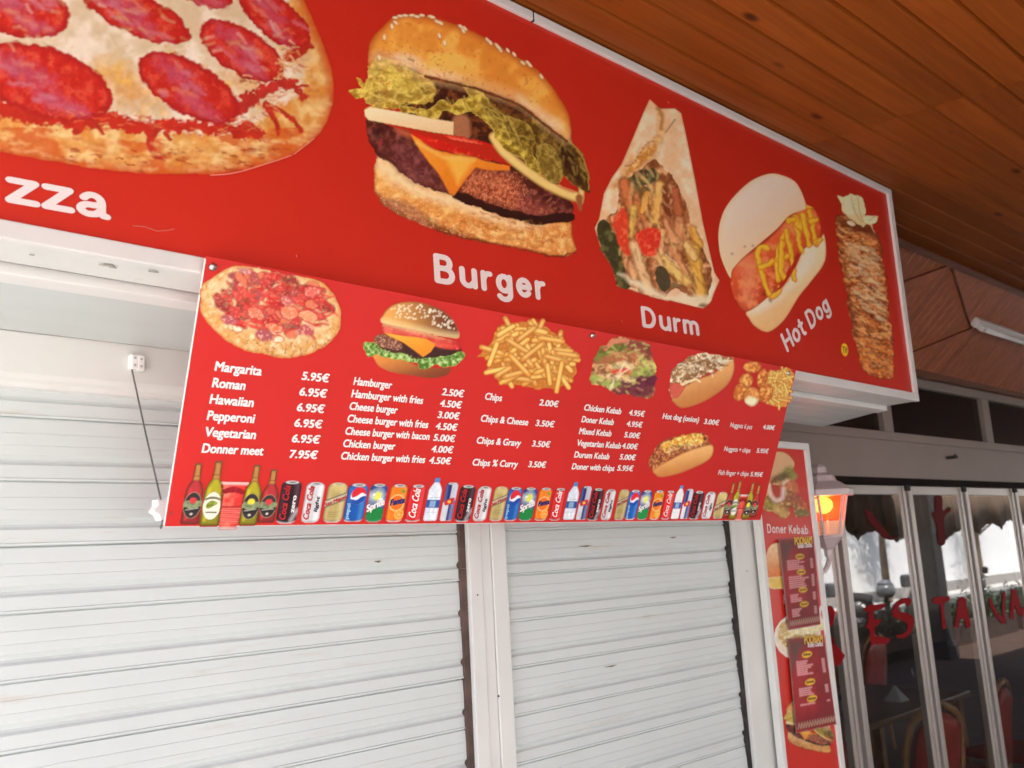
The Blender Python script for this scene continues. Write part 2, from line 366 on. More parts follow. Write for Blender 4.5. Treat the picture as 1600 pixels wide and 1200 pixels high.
# rounded single-stroke alphabet for the big captions: centre lines in em units, x height .52, capitals .72
def _o(cx, cy, rx, ry, a0=0, a1=360, n=12): return [(cx+rx*math.cos(math.radians(a0+(a1-a0)*i/n)), cy+ry*math.sin(math.radians(a0+(a1-a0)*i/n))) for i in range(n+1)]
ST = dict(z=(.45, [[(.07, .455), (.37, .455), (.07, .065), (.39, .065)]]),
 a=(.50, [_o(.23, .30, .13, .16, 150, 0, 8)+[(.36, .12), (.385, .06), (.43, .055)], [(.36, .27), (.24, .25)]+_o(.19, .155, .115, .098, 90, 270, 7)+[(.28, .075), (.36, .16)]]),
 B=(.56, [[(.09, .06), (.09, .66), (.27, .66)]+_o(.27, .52, .12, .14, 90, -90, 8)+[(.09, .38)], [(.27, .38)]+_o(.28, .22, .15, .16, 90, -90, 8)+[(.09, .06)]]),
 u=(.48, [[(.08, .46), (.08, .2)]+_o(.215, .2, .135, .14, 180, 340, 8), [(.37, .46), (.37, .06)]]),
 r=(.34, [[(.08, .46), (.08, .06)], [(.08, .3)]+_o(.22, .29, .13, .165, 165, 80, 5)]),
 g=(.49, [_o(.22, .27, .14, .19, 0, 360, 14), [(.37, .46), (.37, .02)]+_o(.22, .0, .15, .14, 0, -150, 8)]),
 e=(.47, [[(.08, .27), (.36, .27)]+_o(.22, .26, .145, .20, 5, 320, 14)]),
 D=(.60, [[(.09, .06), (.09, .66), (.24, .66)]+_o(.24, .36, .22, .30, 90, -90, 12)+[(.09, .06)]]),
 m=(.66, [[(.08, .46), (.08, .06)]]+[[(x, .28)]+_o(x+.12, .33, .12, .13, 160, 0, 6)+[(x+.24, .06)] for x in (.08, .32)]),
 n=(.48, [[(.08, .46), (.08, .06)], [(.08, .28)]+_o(.22, .31, .14, .15, 165, 0, 7)+[(.36, .06)]]),
 H=(.58, [[(.09, .66), (.09, .06)], [(.46, .66), (.46, .06)], [(.09, .37), (.46, .37)]]),
 o=(.48, [_o(.22, .26, .155, .20, 0, 360, 16)]), t=(.31, [[(.14, .62), (.14, .17)]+_o(.23, .16, .09, .10, 180, 280, 5), [(.03, .46), (.25, .46)]]),
 K=(.54, [[(.09, .66), (.09, .06)], [(.42, .66), (.10, .29)], [(.20, .41), (.45, .06)]]), b=(.49, [[(.08, .68), (.08, .06)], _o(.22, .26, .14, .20, 0, 360, 14)]),
 P=(.52, [[(.09, .06), (.09, .66), (.28, .66)]+_o(.28, .51, .14, .15, 90, -90, 8)+[(.09, .36)]]), i=(.17, [[(.08, .46), (.08, .06)], [(.08, .65), (.08, .66)]]))
ST[' '] = (.24, [])
def caption(B, s, p0, p1, h, parent, m, w=.128, track=.0, d=.0016, slant=0):
    a, b = B.uv(*p0), B.uv(*p1); e = b-a; L = np.linalg.norm(e); ex = e/L; ey = np.array([-ex[1], ex[0]])+ex*slant
    tot = sum(ST[c][0]+track for c in s)-track; kx = L/tot; ky = h/.72; mb = MB(); x = 0; n = 0; hw = w/2
    for c in s:
        for P in ST[c][1]:
            P = np.array(P)+[x, 0]
            T = np.gradient(P, axis=0); T /= np.linalg.norm(T, axis=1)[:, None]+1e-9; Nn = np.c_[-T[:, 1], T[:, 0]]
            def put(Q, F, dz):
                U_ = a[0]+Q[:, 0]*kx*ex[0]+Q[:, 1]*ky*ey[0]; V_ = a[1]+Q[:, 0]*kx*ex[1]+Q[:, 1]*ky*ey[1]; mb.add(B.p3(U_, V_, np.full(len(Q), dz)), F)
            for i in range(len(P)-1):
                t = P[i+1]-P[i]; t = t/(np.linalg.norm(t)+1e-9); q = np.array([-t[1], t[0]])*hw; put(np.array([P[i]+q, P[i+1]+q, P[i+1]-q, P[i]-q]), [(0, 1, 2, 3)], d+n*.000003); n += 1
            for i, p in enumerate(P):
                k = 14; an = np.arange(k)*2*math.pi/k; put(np.c_[p[0]+hw*np.cos(an), p[1]+hw*np.sin(an)], [tuple(range(k))], d+n*.000003); n += 1
        x += ST[c][0]+track
    return mb.build('caption', m, parent)

# ================================================================ THE SETTING
TILT = -.0075
E0 = EYE
PAVE = mat('pavement_tiles', (.42, .40, .37), .8, var=.1, scale=3, dirt=((.25, .23, .2), 5, .6), bump=.2)
ASPH = mat('asphalt', (.07, .07, .072), .9, var=.25, scale=9, bump=.4)
CONC = mat('pale_concrete', (.5, .48, .45), .85, var=.1, scale=2)
def grid_sheet(name, x0, x1, y0, y1, z, m):
    o = MB().box((x0, y0, z-.3), (x1, y1, z)).build(name, m); tag(o, kind='structure'); return o
grid_sheet('pavement', -30, 70, -4.2, 2.44, 0, PAVE)
o = MB().box((3.4, -4.0, .0), (40, 2.43, .012)).build('terrace_floor', mat('terrace_tiles', (.085, .055, .042), .95, spec=.08, var=.25, scale=4)); tag(o, kind='structure')
grid_sheet('road', -30, 70, -10, -4.22, -.15, ASPH)
grid_sheet('far_pavement', -30, 70, -16, -10.02, -.02, CONC)
grid_sheet('ground', -200, 260, -220, 220, -.34, CONC)
TILE = mat('floor_tiles', (.085, .05, .038), .75, var=.2, scale=4)
grid_sheet('floor', 3.0, 20, 2.46, 9, -.005, TILE)

# ceiling of varnished boards, sloping gently down towards the street
CEILW = wood_mat('varnished_pine', (.235, .053, .005), (.325, .078, .008), 0, .5, coat=.03)
c0 = np.array([0, 1.6, E0+1.470]); CB = Board(c0, (1, 0, TILT), (0, -1, -.0875))     # U right, V towards the street, N downwards/upwards
if CB.N[2] > 0: CB.N = -CB.N
mb = MB(); tones = []; v = -.315; joints = [(-6.5, 0), (2.95, 1), (7.6, 0), (15.5, 0)]
while v < 4.3:
    p = .112; g = .0075
    cuts = [-1.0, 3.02+.0*v, 7.9, 16]
    for a, b in zip(cuts[:-1], cuts[1:]):
        prof = [(v+.0008, -.014), (v+g, 0), (v+p-g, 0), (v+p-.0008, -.014), (v+p-.0008, -.022), (v+.0008, -.022)]
        n = len(prof); a2, b2 = a+.0015, b-.0015
        V = [CB.p3(u, q[0], q[1]) for u in (a2, b2) for q in prof]
        mb.add(V, [(i, (i+1) % n, n+(i+1) % n, n+i) for i in range(n)]+[tuple(range(n))[::-1], tuple(range(n, 2*n))])
        tones += [random.random()]*8
    v += p
ceil = mb.build('ceiling', CEILW); tag(ceil, kind='structure'); set_tone(ceil, lambda p: tones[p.index])
o = MB().obox(CB, -1.0, 16, -.4, 4.35, -.12, -.03).build('ceiling_backing', GAP); tag(o, kind='structure')

# unseen upper storey, added as a mass that keeps the sun off the shop front
BLD = mat('render_coat', (.62, .58, .52), .9, var=.06)
o = MB().box((-.8, 2.6, E0+1.6), (20, 7.0, E0+7.5)).build('sun_blocking_storey', BLD)
tag(o, 'unseen upper storey added above the board ceiling to keep the sun off the shop front', 'building')
o = MB().box((-.8, 2.2, -.1), (.0, 2.5, E0+1.6)).box((1.2, 2.2, -.1), (3.3, 2.5, E0+1.6)).box((0, 2.2, -.1), (1.2, 2.5, E0+1.6)).build('shop_wall', BLD)
tag(o, 'wall of the snack bar right behind the white roller shutters', 'wall')

# ================================================================ FASCIA SIGN
SG = Board((0, 1.6, E0+.587), (1, 0, TILT), (0, 0, 1))
fascia = thing('shop_sign', (1.5, 1.6, E0+.6), 'long red illustrated fascia sign with pizza, burger, wrap and hot dog under the board ceiling', 'shop sign')
MB().obox(SG, -.8, 3.684, -.030, .872, -.118, -.010).build('sign_box', WHITE, fascia)
MB().obox(SG, -.8, 3.656, .0, .848, -.0095, 0).build('red_panel', RED, fascia)
mb = MB()
mb.obox(SG, -.8, 2.0-.39, .848, .875, -.009, .010).obox(SG, 1.613, 3.690, .848, .875, -.009, .010)
mb.obox(SG, 3.656, 3.690, .0, .8478, -.009, .010)
mb.obox(SG, -.8, 3.690, -.0325, .0, -.009, .010)
mb.build('frame', FRAMEW, fascia, bevel=.003)
MB().obox(SG, 1.6095, 1.6132, .846, .876, -.009, .0095).build('frame_joint', GAP, fascia)
for px, py in ((1408, 350), (1417, 470)): pass
mb = MB()
for u, v in ((.05, .04), (.9, .045), (1.9, .05), (2.7, .04), (3.1, .04), (.6, .8), (2.2, .8), (3.2, .8)):
    MB().tube([SG.p3(u, v, 0), SG.p3(u, v, .002)], [.005, .003], 10).build('rivet', RED, fascia)

# ================================================================ SHUTTER HOUSING (soffit + front lip)
hous = thing('shutter_housing', (1.5, 1.9, E0+.5), 'white boxed housing between the red fascia sign and the roller shutters', 'shutter housing')
def soff(y, z): return Board((0, y, E0+z+.0), (1, 0, TILT), (0, 0, 1))
def xbar(y0, y1, z0a, z0b, th, x0, x1, mb):
    """bar along X: bottom at z0a (front edge y0) to z0b (rear y1), thickness th upwards"""
    P = []
    for x in (x0, x1):
        dz = TILT*x
        P += [(x, y0, E0+z0a+dz), (x, y1, E0+z0b+dz), (x, y1, E0+z0b+th+dz), (x, y0, E0+z0a+th+dz)]
    return mb.add(P, [(0, 1, 2, 3), (7, 6, 5, 4), (0, 4, 5, 1), (1, 5, 6, 2), (2, 6, 7, 3), (3, 7, 4, 0)])
xbar(1.727, 1.772, .538, .534, .05, -.8, 3.69, MB()).build('front_trim', FRAMEW, hous, bevel=.002)
mb = MB(); xbar(1.774, 2.026, .5385, .5128, .03, -.8, 2.70, mb)
xs = [1.774, 1.835, 1.90, 1.965, 2.026]
for a, b in zip(xs[:-1], xs[1:]): xbar(a+.001, b-.0015, .5385-(a-1.774)*.104, .5385-(b-1.774)*.104, .03, 2.703, 3.69, mb)
mb.build('soffit_panel', SOFF, hous, bevel=.0015)
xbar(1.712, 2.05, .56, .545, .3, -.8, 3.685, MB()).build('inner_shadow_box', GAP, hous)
prof = [(2.0285, .5115), (2.0285, .424), (2.033, .414), (2.043, .408), (2.046, .398), (2.058, .395), (2.10, .395), (2.10, .5115)]
mb = MB(); n = len(prof); P = [(x, y, E0+z+TILT*x*.35) for x in (-.8, 3.30) for y, z in prof]
mb.add(P, [(i, (i+1) % n, n+(i+1) % n, n+i) for i in range(n)]+[tuple(range(n))[::-1], tuple(range(n, 2*n))])
mb.build('front_lip', WHITE, hous, bevel=.002)
MB().box((3.301, 2.02, E0+.30), (3.33, 2.16, E0+.50)).build('end_seal', BROWN, hous)

# ================================================================ ROLLER SHUTTERS
def shutter(x0, x1, label, off, seed, marks):
    t = thing('roller_shutter', ((x0+x1)/2, 2.06, 0), label, 'roller shutter', 'roller shutters of the snack bar')
    rs = random.Random(seed); pitch = .1315; top = E0+.335+off
    pr = [(0, -.001), (.010, -.001), (.016, .004), (.235, .0055), (.242, .0046), (.252, .006), (.425, .006), (.432, .005), (.442, .006), (.58, .006), (.62, -.001), (.66, -.004), (.70, -.002), (.745, .005), (.94, .005), (.955, .0075), (.984, .007), (.992, -.001), (1.0, -.001)]
    K = 17; z0 = top+pitch
    mb = MB(); nx = 13
    for k in range(K):
        zt = z0-k*pitch; jit = rs.uniform(-.0012, .0012); sl = rs.uniform(-.0006, .0006)
        for i, (tt, yy) in enumerate(pr): pass
        V = []; xsx = np.linspace(x0, x1, nx); sag = [rs.uniform(-.0008, .0008) for _ in xsx]
        for tt, yy in pr:
            for j, x in enumerate(xsx): V.append((x, 2.062-yy+jit+sag[j], zt-tt*pitch+sl*(x-x0)))
        n = len(pr); mb.add(V, [(i*nx+j, i*nx+j+1, (i+1)*nx+j+1, (i+1)*nx+j) for i in range(n-1) for j in range(nx-1)])
    o = mb.build('slat_curtain', SHUT, t)
    SM = mat('scratched_metal', (.22, .17, .12), .7, var=.5, scale=60); B = Board((0, 2.0535, 0), (1, 0, 0), (0, 0, 1))
    for x, k, f, L in marks:
        zz = z0-(k+1)*pitch-f*pitch; pts = [(x-L, zz), (x-L*.2, zz-.0016), (x+L*.1, zz-.003), (x+L, zz+.001), (x+L*.3, zz+.0022), (x-L*.3, zz+.0016)]
        MB().plate(B, pts, -.002, .0006).build('dent_scratch', SM, t)
    return t
s1 = shutter(-.78, 1.651, 'wide white slatted roller shutter left of the central post, lowered', 0, 3, [(1.38, 2, .5, .012)])
s2 = shutter(1.80, 2.940, 'narrower white slatted roller shutter right of the central post, with dark scuffs', .004, 8, [(2.17, 2, .42, .035), (2.62, 2, .30, .022), (2.25, 5, .30, .03)])
mb = MB(); rs = random.Random(4)
# worn brown seal along the left shutter and ragged brush along the right one
z = 0.0
while z < E0+.42:
    h = rs.uniform(.05, .12); e = rs.uniform(-.0025, .0025); mb.box((1.651+e*.15, 2.044, z), (1.669, 2.09, z+h)); z += h+.0004
mb.build('side_seal', BROWN, s1)
mb = MB(); z = 0.
while z < E0+.42:
    h = .131; mb.add([(2.938, 2.045, z), (2.936+rs.uniform(-.006, .0), 2.043, z+h*.3), (2.932+rs.uniform(-.010, .0), 2.043, z+h*.5), (2.939, 2.045, z+h*.7), (2.938, 2.045, z+h), (2.954, 2.045, z+h), (2.954, 2.045, z),
      (2.938, 2.065, z), (2.936, 2.065, z+h*.3), (2.932, 2.065, z+h*.5), (2.939, 2.065, z+h*.7), (2.938, 2.065, z+h), (2.954, 2.065, z+h), (2.954, 2.065, z)],
      [(0, 1, 2, 3, 4, 5, 6), (13, 12, 11, 10, 9, 8, 7)]+[(i, (i+1) % 7, 7+(i+1) % 7, 7+i) for i in range(7)]); z += h
mb.build('side_brush', mat('dirty_brush', (.03, .025, .022), .9, var=.5, scale=30), s2)
# posts
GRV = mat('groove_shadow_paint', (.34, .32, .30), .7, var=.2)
def post(name, x, y, label):
    t = thing(name, (x[0], y, 0), label, 'post'); mb = MB()
    for i, (a, b) in enumerate(zip(x[:-1], x[1:])):
        mb.box((a+.0012, y+(.004 if i % 2 else 0), .0), (b-.0012, y+.09, E0+.40))
    mb.build('post_profile', WHITE, t, bevel=.002)
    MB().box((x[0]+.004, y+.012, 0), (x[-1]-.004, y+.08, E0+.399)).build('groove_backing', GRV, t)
    mb = MB()
    for k in range(7):
        xx = x[0]+(x[-1]-x[0])*(.18+.6*((k*37) % 10)/10); zz = E0-.1-.28*k; MB().tube([(xx, y+.002, zz), (xx, y-.0006, zz)], .0026, 8).build('screw_hole', GAP, t)
    return t
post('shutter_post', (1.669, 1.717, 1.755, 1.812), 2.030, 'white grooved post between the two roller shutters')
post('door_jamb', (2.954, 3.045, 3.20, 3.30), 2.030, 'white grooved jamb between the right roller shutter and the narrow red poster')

# ================================================================ NARROW POSTER BOARD
PB = Board((0, 1.995, 0), (1, 0, 0), (0, 0, 1))
q = [PB.uv(*p) for p in ((1254.5, 703), (1259.5, 693), (1281, 930), (1288, 930), (1312, 1200), (1321, 1200), (1201.6, 930), (1229.8, 1200), (1210, 699))]
POST_U0, POST_U1, POST_U2 = (q[6][0]+q[7][0])/2, (q[0][0]+q[2][0]+q[4][0])/3, (q[1][0]+q[3][0]+q[5][0])/3
PT, PT2 = q[0][1], q[1][1]
pboard = thing('poster_board', (3.2, 1.995, .2), 'tall narrow red board of food pictures in a white frame beside the right shutter', 'poster board')
MB().obox(PB, POST_U0, POST_U1, .15, PT, -.02, 0).build('red_panel', RED, pboard)
MB().obox(PB, POST_U0-.02, POST_U2, PT, PT2, -.024, .008).obox(PB, POST_U1, POST_U2, .12, PT-.0002, -.024, .008).build('frame', FRAMEW, pboard, bevel=.003)
MB().obox(PB, POST_U0-.022, POST_U0-.0005, .12, PT-.0005, -.024, .004).build('side_strip', WHITE, pboard)

# ================================================================ MENU BOARD (hinged off the sign, foot pulled in towards the shutters)
mo = np.array([.692, 1.567, E0+.571]); mu = np.array([1, 0.0, -.0075]); mdn = np.array([0, .3872, -.9214])
MN = Board(mo, mu, -mdn, skew=-.028)
if MN.N[1] > 0: MN.N = -MN.N
MW, MH = 2.033, .5185
menu = thing('menu_board', mo, 'wide red price board with rows of drinks, hung tilted under the fascia sign', 'menu board')
MB().obox(MN, 0, MW, -MH, .005, -.006, 0).build('board_panel', MENU_RED, menu)
MB().obox(MN, -.0008, -.0001, -MH, 0, -.0062, .0002).obox(MN, 0, MW, -MH-.0015, -MH-.0001, -.0062, .0002).build('cut_edge', FRAMEW, menu)
for p in ((332, 417), (925, 524), (1231, 583)):
    c = MN.uv(*p); mb = MB(); P = [MN.p3(c[0], c[1], d) for d in (0, .004, .007)]; mb.tube(P, [.0075, .0075, .004], 12); mb.build('screw', STEEL, menu, smooth=True)

# wires that hold its foot
wire = thing('tie_wire', on_y(213, 560, 2.03), 'thin steel tie wire with white terminal blocks, left of the price board', 'wire')
a = on_y(206, 577, 2.015); b = on_y(253, 788, 1.87); c = MN.p3(.008, -MH+.028, .004)
WIREM = mat('wire_steel', (.16, .155, .15), .5, .6); SCRW = mat('clamp_screw_metal', (.42, .42, .41), .5); PLAST = mat('terminal_plastic', (.80, .80, .79), .4, var=.03)
MB().tube([a, (a+b)/2+np.array([0, 0, -.004]), b], .0018, 6).build('wire', WIREM, wire)
MB().tube(smooth([b+np.array([.004, 0, -.024]), b+np.array([-.002, 0, -.048]), (b+c)/2+np.array([-.004, 0, -.028]), c], 5, False), .0015, 6).build('wire', WIREM, wire)
for k, x in enumerate((208.5, 218.5)):
    cc = on_y(x, 566+k*2, 2.018); t = MB().box(cc-np.array([.0085, .009, .017]), cc+np.array([.0085, .011, .017])).build('terminal_block', PLAST, wire, bevel=.003)
    mb = MB()
    for dz in (-.008, .008): MB().tube([cc+np.array([0, -.0095, dz]), cc+np.array([0, -.0102, dz])], .003, 10).build('clamp_screw', SCRW, t)
cc = b+np.array([0, 0, -.01]); mb = MB(); pts = []
SB = Board(cc, (1, 0, 0), (0, 0, 1))
for k in range(12):
    an = k*math.pi/6+.2; r = .026 if k % 2 == 0 else .018; pts.append((r*math.cos(an), r*math.sin(an)))
mb.plate(SB, pts, -.012, .018); mb.build('terminal_block', PLAST, wire, bevel=.003)

# ================================================================ RESTAURANT FRONT ON THE RIGHT
YR = 2.45
MAUVE = mat('grey_lintel_paint', (.27, .215, .19), .6, var=.05, scale=3, dirt=((.3, .25, .2), 5, .7))
ALU = mat('door_aluminium', (.44, .39, .36), .35, .25, var=.05, scale=6)
lint = MB().box((3.31, YR, E0+.329), (16, YR+.12, E0+.5445)).build('lintel', MAUVE)
tag(lint, 'plain grey lintel band above the glass folding doors', 'lintel')
tr = thing('transom_window', (5, YR, E0+.55), 'row of dark transom panes above the grey lintel', 'window')
mb = MB().box((3.31, YR-.012, E0+.545), (16, YR+.06, E0+.596)).box((3.31, YR-.012, E0+.900), (16, YR+.06, E0+.955))
ms = [3.70, 5.205, 6.70, 8.2, 9.7, 11.2, 12.7]
for x in ms: mb.box((x-.058, YR-.011, E0+.5965), (x+.058, YR+.055, E0+.8995))
mb.build('frame', MAUVE, tr, bevel=.004)
TG = glass('transom_glass', (.45, .42, .4), .02)
for a, b in zip([3.35]+ms, ms): MB().box((a+.058, YR+.02, E0+.597), (b-.058, YR+.024, E0+.8985)).build('pane', TG, tr)
o = MB().box((0,0,0),(0,0,0)) if 0 else None
dgr = MB().box((5.95, YR-.06, E0+.46), (5.99, YR, E0+.478)).tube([(6.0, YR-.03, E0+.469), (6.03, YR-.03, E0+.489)], .006).build('catch', GAP, tr)
# sloping board panel between ceiling and transom
SPW = wood_mat('rosy_boards', (.30, .085, .035), (.44, .15, .075), 1, .38, knots=False)
sp = thing('sloping_board_panel', (5, 2.2, E0+1.2), 'sloping panel of reddish boards over the transom window', 'wood panel')
SPB = Board((0, 1.90, E0+1.494), (1, 0, TILT), (0, -.742, .670))
if SPB.N[2] > 0: SPB.N = -SPB.N
mb = MB(); tones = []; x = 2.2; rs = random.Random(2)
while x < 15.5:
    p = .082; g = .005; V = []
    prof = [(x+.0006, -.004), (x+g, 0), (x+p-g, 0), (x+p-.0006, -.004), (x+p-.0006, -.016), (x+.0006, -.016)]; n = 6
    for v in (-.735, .0): V += [SPB.p3(q0, v, q1) for q0, q1 in prof]
    mb.add(V, [(i, (i+1) % n, n+(i+1) % n, n+i) for i in range(n)]+[tuple(range(n))[::-1], tuple(range(n, 2*n))]); tones += [rs.random()]*8; x += p
o = mb.build('board_panel', SPW, sp); set_tone(o, lambda p: tones[p.index])
DKW = wood_mat('brown_timber', (.11, .035, .015), (.19, .065, .03), 0, .5, knots=False)
o = MB().box((3.0, YR-.05, E0+.956), (16, YR+.05, E0+1.005)).build('bottom_rail', DKW, sp); set_tone(o, lambda p: .5)
o = MB().obox(SPB, 2.2, 15.5, -.035, -.002, .001, .02).build('top_rail', DKW, sp); set_tone(o, lambda p: .4)
def on_slant(x, y, d=.006):
    u, v = SPB.uv(x, y); return SPB.p3(u, v, d)
CABM = mat('brown_cable', (.15, .035, .012), .6)
for pts in (((1400, 443), (1445, 427), (1486, 412)), ((1484, 410), (1495, 445), (1508, 488), (1516, 511)), ((1425, 549), (1470, 531), (1516, 512))):
    MB().tube([on_slant(*p) for p in pts], .006, 6).build('cable', CABM, sp)
# tube light on the panel
fl = thing('tube_light', on_slant(1530, 505), 'unlit white fluorescent batten on the sloping boards at the right edge', 'tube light')
a = SPB.uv(1519, 500); Lv = a[1]
WPL = mat('batten_plastic', (.72, .68, .66), .4, var=.03)
MB().obox(SPB, a[0], a[0]+1.55, Lv-.030, Lv+.028, 0, .04).build('housing', WPL, fl, bevel=.006)
MB().tube([SPB.p3(a[0]+.06, Lv-.016, .058), SPB.p3(a[0]+1.5, Lv-.016, .058)], .016, 14).build('tube', mat('tube_glass', (.8, .8, .78), .15), fl, smooth=True)
for uu in (a[0]+.03, a[0]+1.48): MB().obox(SPB, uu, uu+.035, Lv-.030, Lv+.006, .038, .078).build('lamp_holder', WPL, fl, bevel=.006)
MB().tube([SPB.p3(a[0]+.065, Lv-.016, .058), SPB.p3(a[0]+.085, Lv-.016, .058)], .0168, 14).build('tube_cap', STEEL, fl)

# folding glass doors
dtrack = MB().box((3.31, YR-.005, E0+.289), (16, YR+.09, E0+.3288)).build('door_track', mat('dark_track', (.015, .011, .01), .9, spec=.1, var=.3))
tag(dtrack, 'dark overhead track that the glass folding doors hang from', 'door track')
DG = glass('door_glass', (.84, .84, .82), 0.0, 2.5)
LR = mat('red_film', (.24, .002, .005), .7, spec=.1, var=.08, scale=5)
DKR = mat('dark_red_film', (.10, .004, .006), .7, spec=.1, var=.1, scale=5)
leaves = [(3.74, 4.50), (4.548, 5.349), (5.39, 6.151), (6.201, 7.022), (7.066, 7.83), (7.87, 8.66), (8.7, 9.5)]
labs = ['glass door leaf half hidden behind the lantern and the narrow poster', 'glass door leaf carrying the red letters E S, right of the lantern', 'glass door leaf carrying the red letters T A',
        'glass door leaf carrying the red letter U near the right edge', 'glass door leaf cut by the right edge of the photo', 'glass door leaf beyond the right edge of the photo', 'last glass door leaf beyond the right edge']
doors = []
for (a, b), lb in zip(leaves, labs):
    t = thing('glass_door', (a, YR+.03, 0), lb, 'glass door', 'folding glass doors of the restaurant'); doors.append(t)
    y = YR+.01; sw = .066; zt = E0+.286; zb = .03
    mb = MB().box((a, y, zb), (a+sw*.45, y+.05, zt)).box((a+sw*.45+.0005, y+.008, zb), (a+sw, y+.045, zt))
    mb.box((b-sw, y+.008, zb), (b-sw*.45-.0005, y+.045, zt)).box((b-sw*.45, y, zb), (b, y+.05, zt))
    mb.box((a+sw, y+.006, zt-.052), (b-sw, y+.045, zt)).box((a+sw, y+.006, zb), (b-sw, y+.045, zb+.22))
    mb.build('frame', ALU, t, bevel=.003)
    MB().box((a+sw-.004, y+.010, zb+.22), (b-sw+.004, y+.014, zt-.052)).build('pane', DG, t)
    MB().box((b+.001, y+.03, zb), (b+.036, y+.07, zt)).build('rubber_seal', GAP, t)
    MB().box((b-.012, y-.012, zt-.03), (b+.045, y+.028, zt+.016)).build('hanger', GAP, t)
DB = Board((0, YR+.0175, 0), (1, 0, 0), (0, 0, 1))
def film(pts, door, m=LR, sm=True, name='letter', T=(1, 0, 0)):
    P = [DB.uv(T[1]+x*T[0], T[2]+y*T[0]) for x, y in pts]
    if sm: P = smooth(P, 4)
    MB().plate(DB, [tuple(p) for p in P], 0, .0012).build(name, m, doors[door])
TE = (1/6, 1300, 900)       # zoomed tracing of the letters E and S
film([(290, 325), (335, 270), (420, 268), (515, 255), (470, 310), (385, 330), (392, 405), (470, 408), (420, 470), (398, 480), (402, 560), (470, 570), (545, 590), (525, 632), (365, 648), (350, 500), (310, 478), (335, 440), (340, 370), (338, 335)], 1, sm=False, T=TE)
film([(745, 230), (715, 205), (660, 210), (600, 250), (570, 310), (568, 370), (610, 400), (670, 425), (705, 460), (700, 510), (660, 545), (600, 555), (625, 582), (690, 575), (745, 520), (768, 450), (760, 390), (720, 355), (640, 335), (618, 310), (640, 270), (690, 260), (720, 285)], 1, T=TE)
TT = (.1833, 1400, 780)
film([(310, 850), (360, 828), (455, 830), (458, 860), (420, 880), (405, 900), (415, 1000), (432, 1100), (395, 1112), (385, 1000), (375, 900), (330, 890), (312, 880)], 2, sm=False, T=TT)
film([(530, 850), (560, 830), (590, 845), (615, 960), (640, 1085), (600, 1100), (580, 1020), (540, 1015), (528, 1095), (495, 1100), (512, 1000)], 2, sm=False, T=TT)
film([(790, 850), (805, 840), (830, 900), (870, 980), (905, 1010), (905, 900), (905, 810), (925, 780), (935, 820), (925, 900), (935, 1060), (900, 1060), (850, 1000), (805, 920)], 3, sm=False, T=TT)
film([(985, 770), (1020, 765), (1040, 830), (1060, 900), (1060, 930), (1090, 920), (1090, 1000), (1040, 980), (1010, 900), (1005, 1030), (970, 1010)], 4 if False else 3, sm=False, T=TT)
film([(1300, 830), (1345, 980), (1375, 1000), (1350, 1030), (1320, 1040), (1300, 1000)], 0, sm=False, T=(.2, 1030, 800))
film([(-60, 560), (0, 600), (40, 650), (122, 745), (78, 830), (30, 848), (-30, 800), (-70, 700)], 0, sm=False, T=TE)
film([(-70, 290), (-10, 280), (22, 330), (20, 400), (0, 470), (-50, 500), (-20, 430), (-30, 340)], 0, T=TE)
TN = (.2, 1280, 740)
film([(345, 270), (400, 300), (500, 420), (560, 500), (640, 490), (560, 520), (500, 500), (430, 420), (390, 380)], 1, DKR, False, T=TN)
film([(905, 180), (960, 185), (965, 290), (1010, 260), (1030, 290), (975, 350), (985, 540), (930, 545), (915, 400), (880, 310), (905, 290)], 2, DKR, T=TN)

GRM = mat('grime_mark', (.30, .28, .24), .8, var=.4, scale=50)
for k, (x, y, w_) in enumerate(((168, 411, .012), (176, 414, .006), (238, 420, .009), (50, 395, .004))):
    d = ray(x, y); t_ = (E0+.556-EYE)/d[2]; q = CAMP+d*(((.5545))/d[2]); B = Board((0, 0, q[2]-.0006+TILT*q[0]), (1, 0, 0), (0, 1, 0))
    pts = [(q[0]+w_*math.cos(a)*(1+.3*math.sin(3*a+k)), q[1]+w_*.45*math.sin(a)*(1+.4*math.cos(2*a))) for a in np.linspace(0, 2*math.pi, 9, endpoint=False)]
    MB().plate(B, pts, -.0008, .0008).build('grime_mark', GRM, fascia)
P = [SG.p3(*SG.uv(x, y), .0006) for x, y in ((208, 353), (225, 354), (245, 361), (262, 360), (272, 358))]
MB().tube(P, .0011, 5).build('scratch', mat('scratch_pink', (.62, .12, .10), .6), fascia)

# ================================================================ PRINTED PICTURES ON THE FASCIA SIGN
BR = (.56, .016, .016)
G1 = 1/.86; G2 = 1/.62
def sparkle(pc, n, box, r, c, seed, inside=None):
    rr = random.Random(seed)
    for k in range(n):
        x, y = rr.uniform(box[0], box[2]), rr.uniform(box[1], box[3]); a = rr.uniform(0, 180)
        pc.blob(x, y, r*rr.uniform(.6, 1.4), r*rr.uniform(.4, .8), a, c, n=.05)

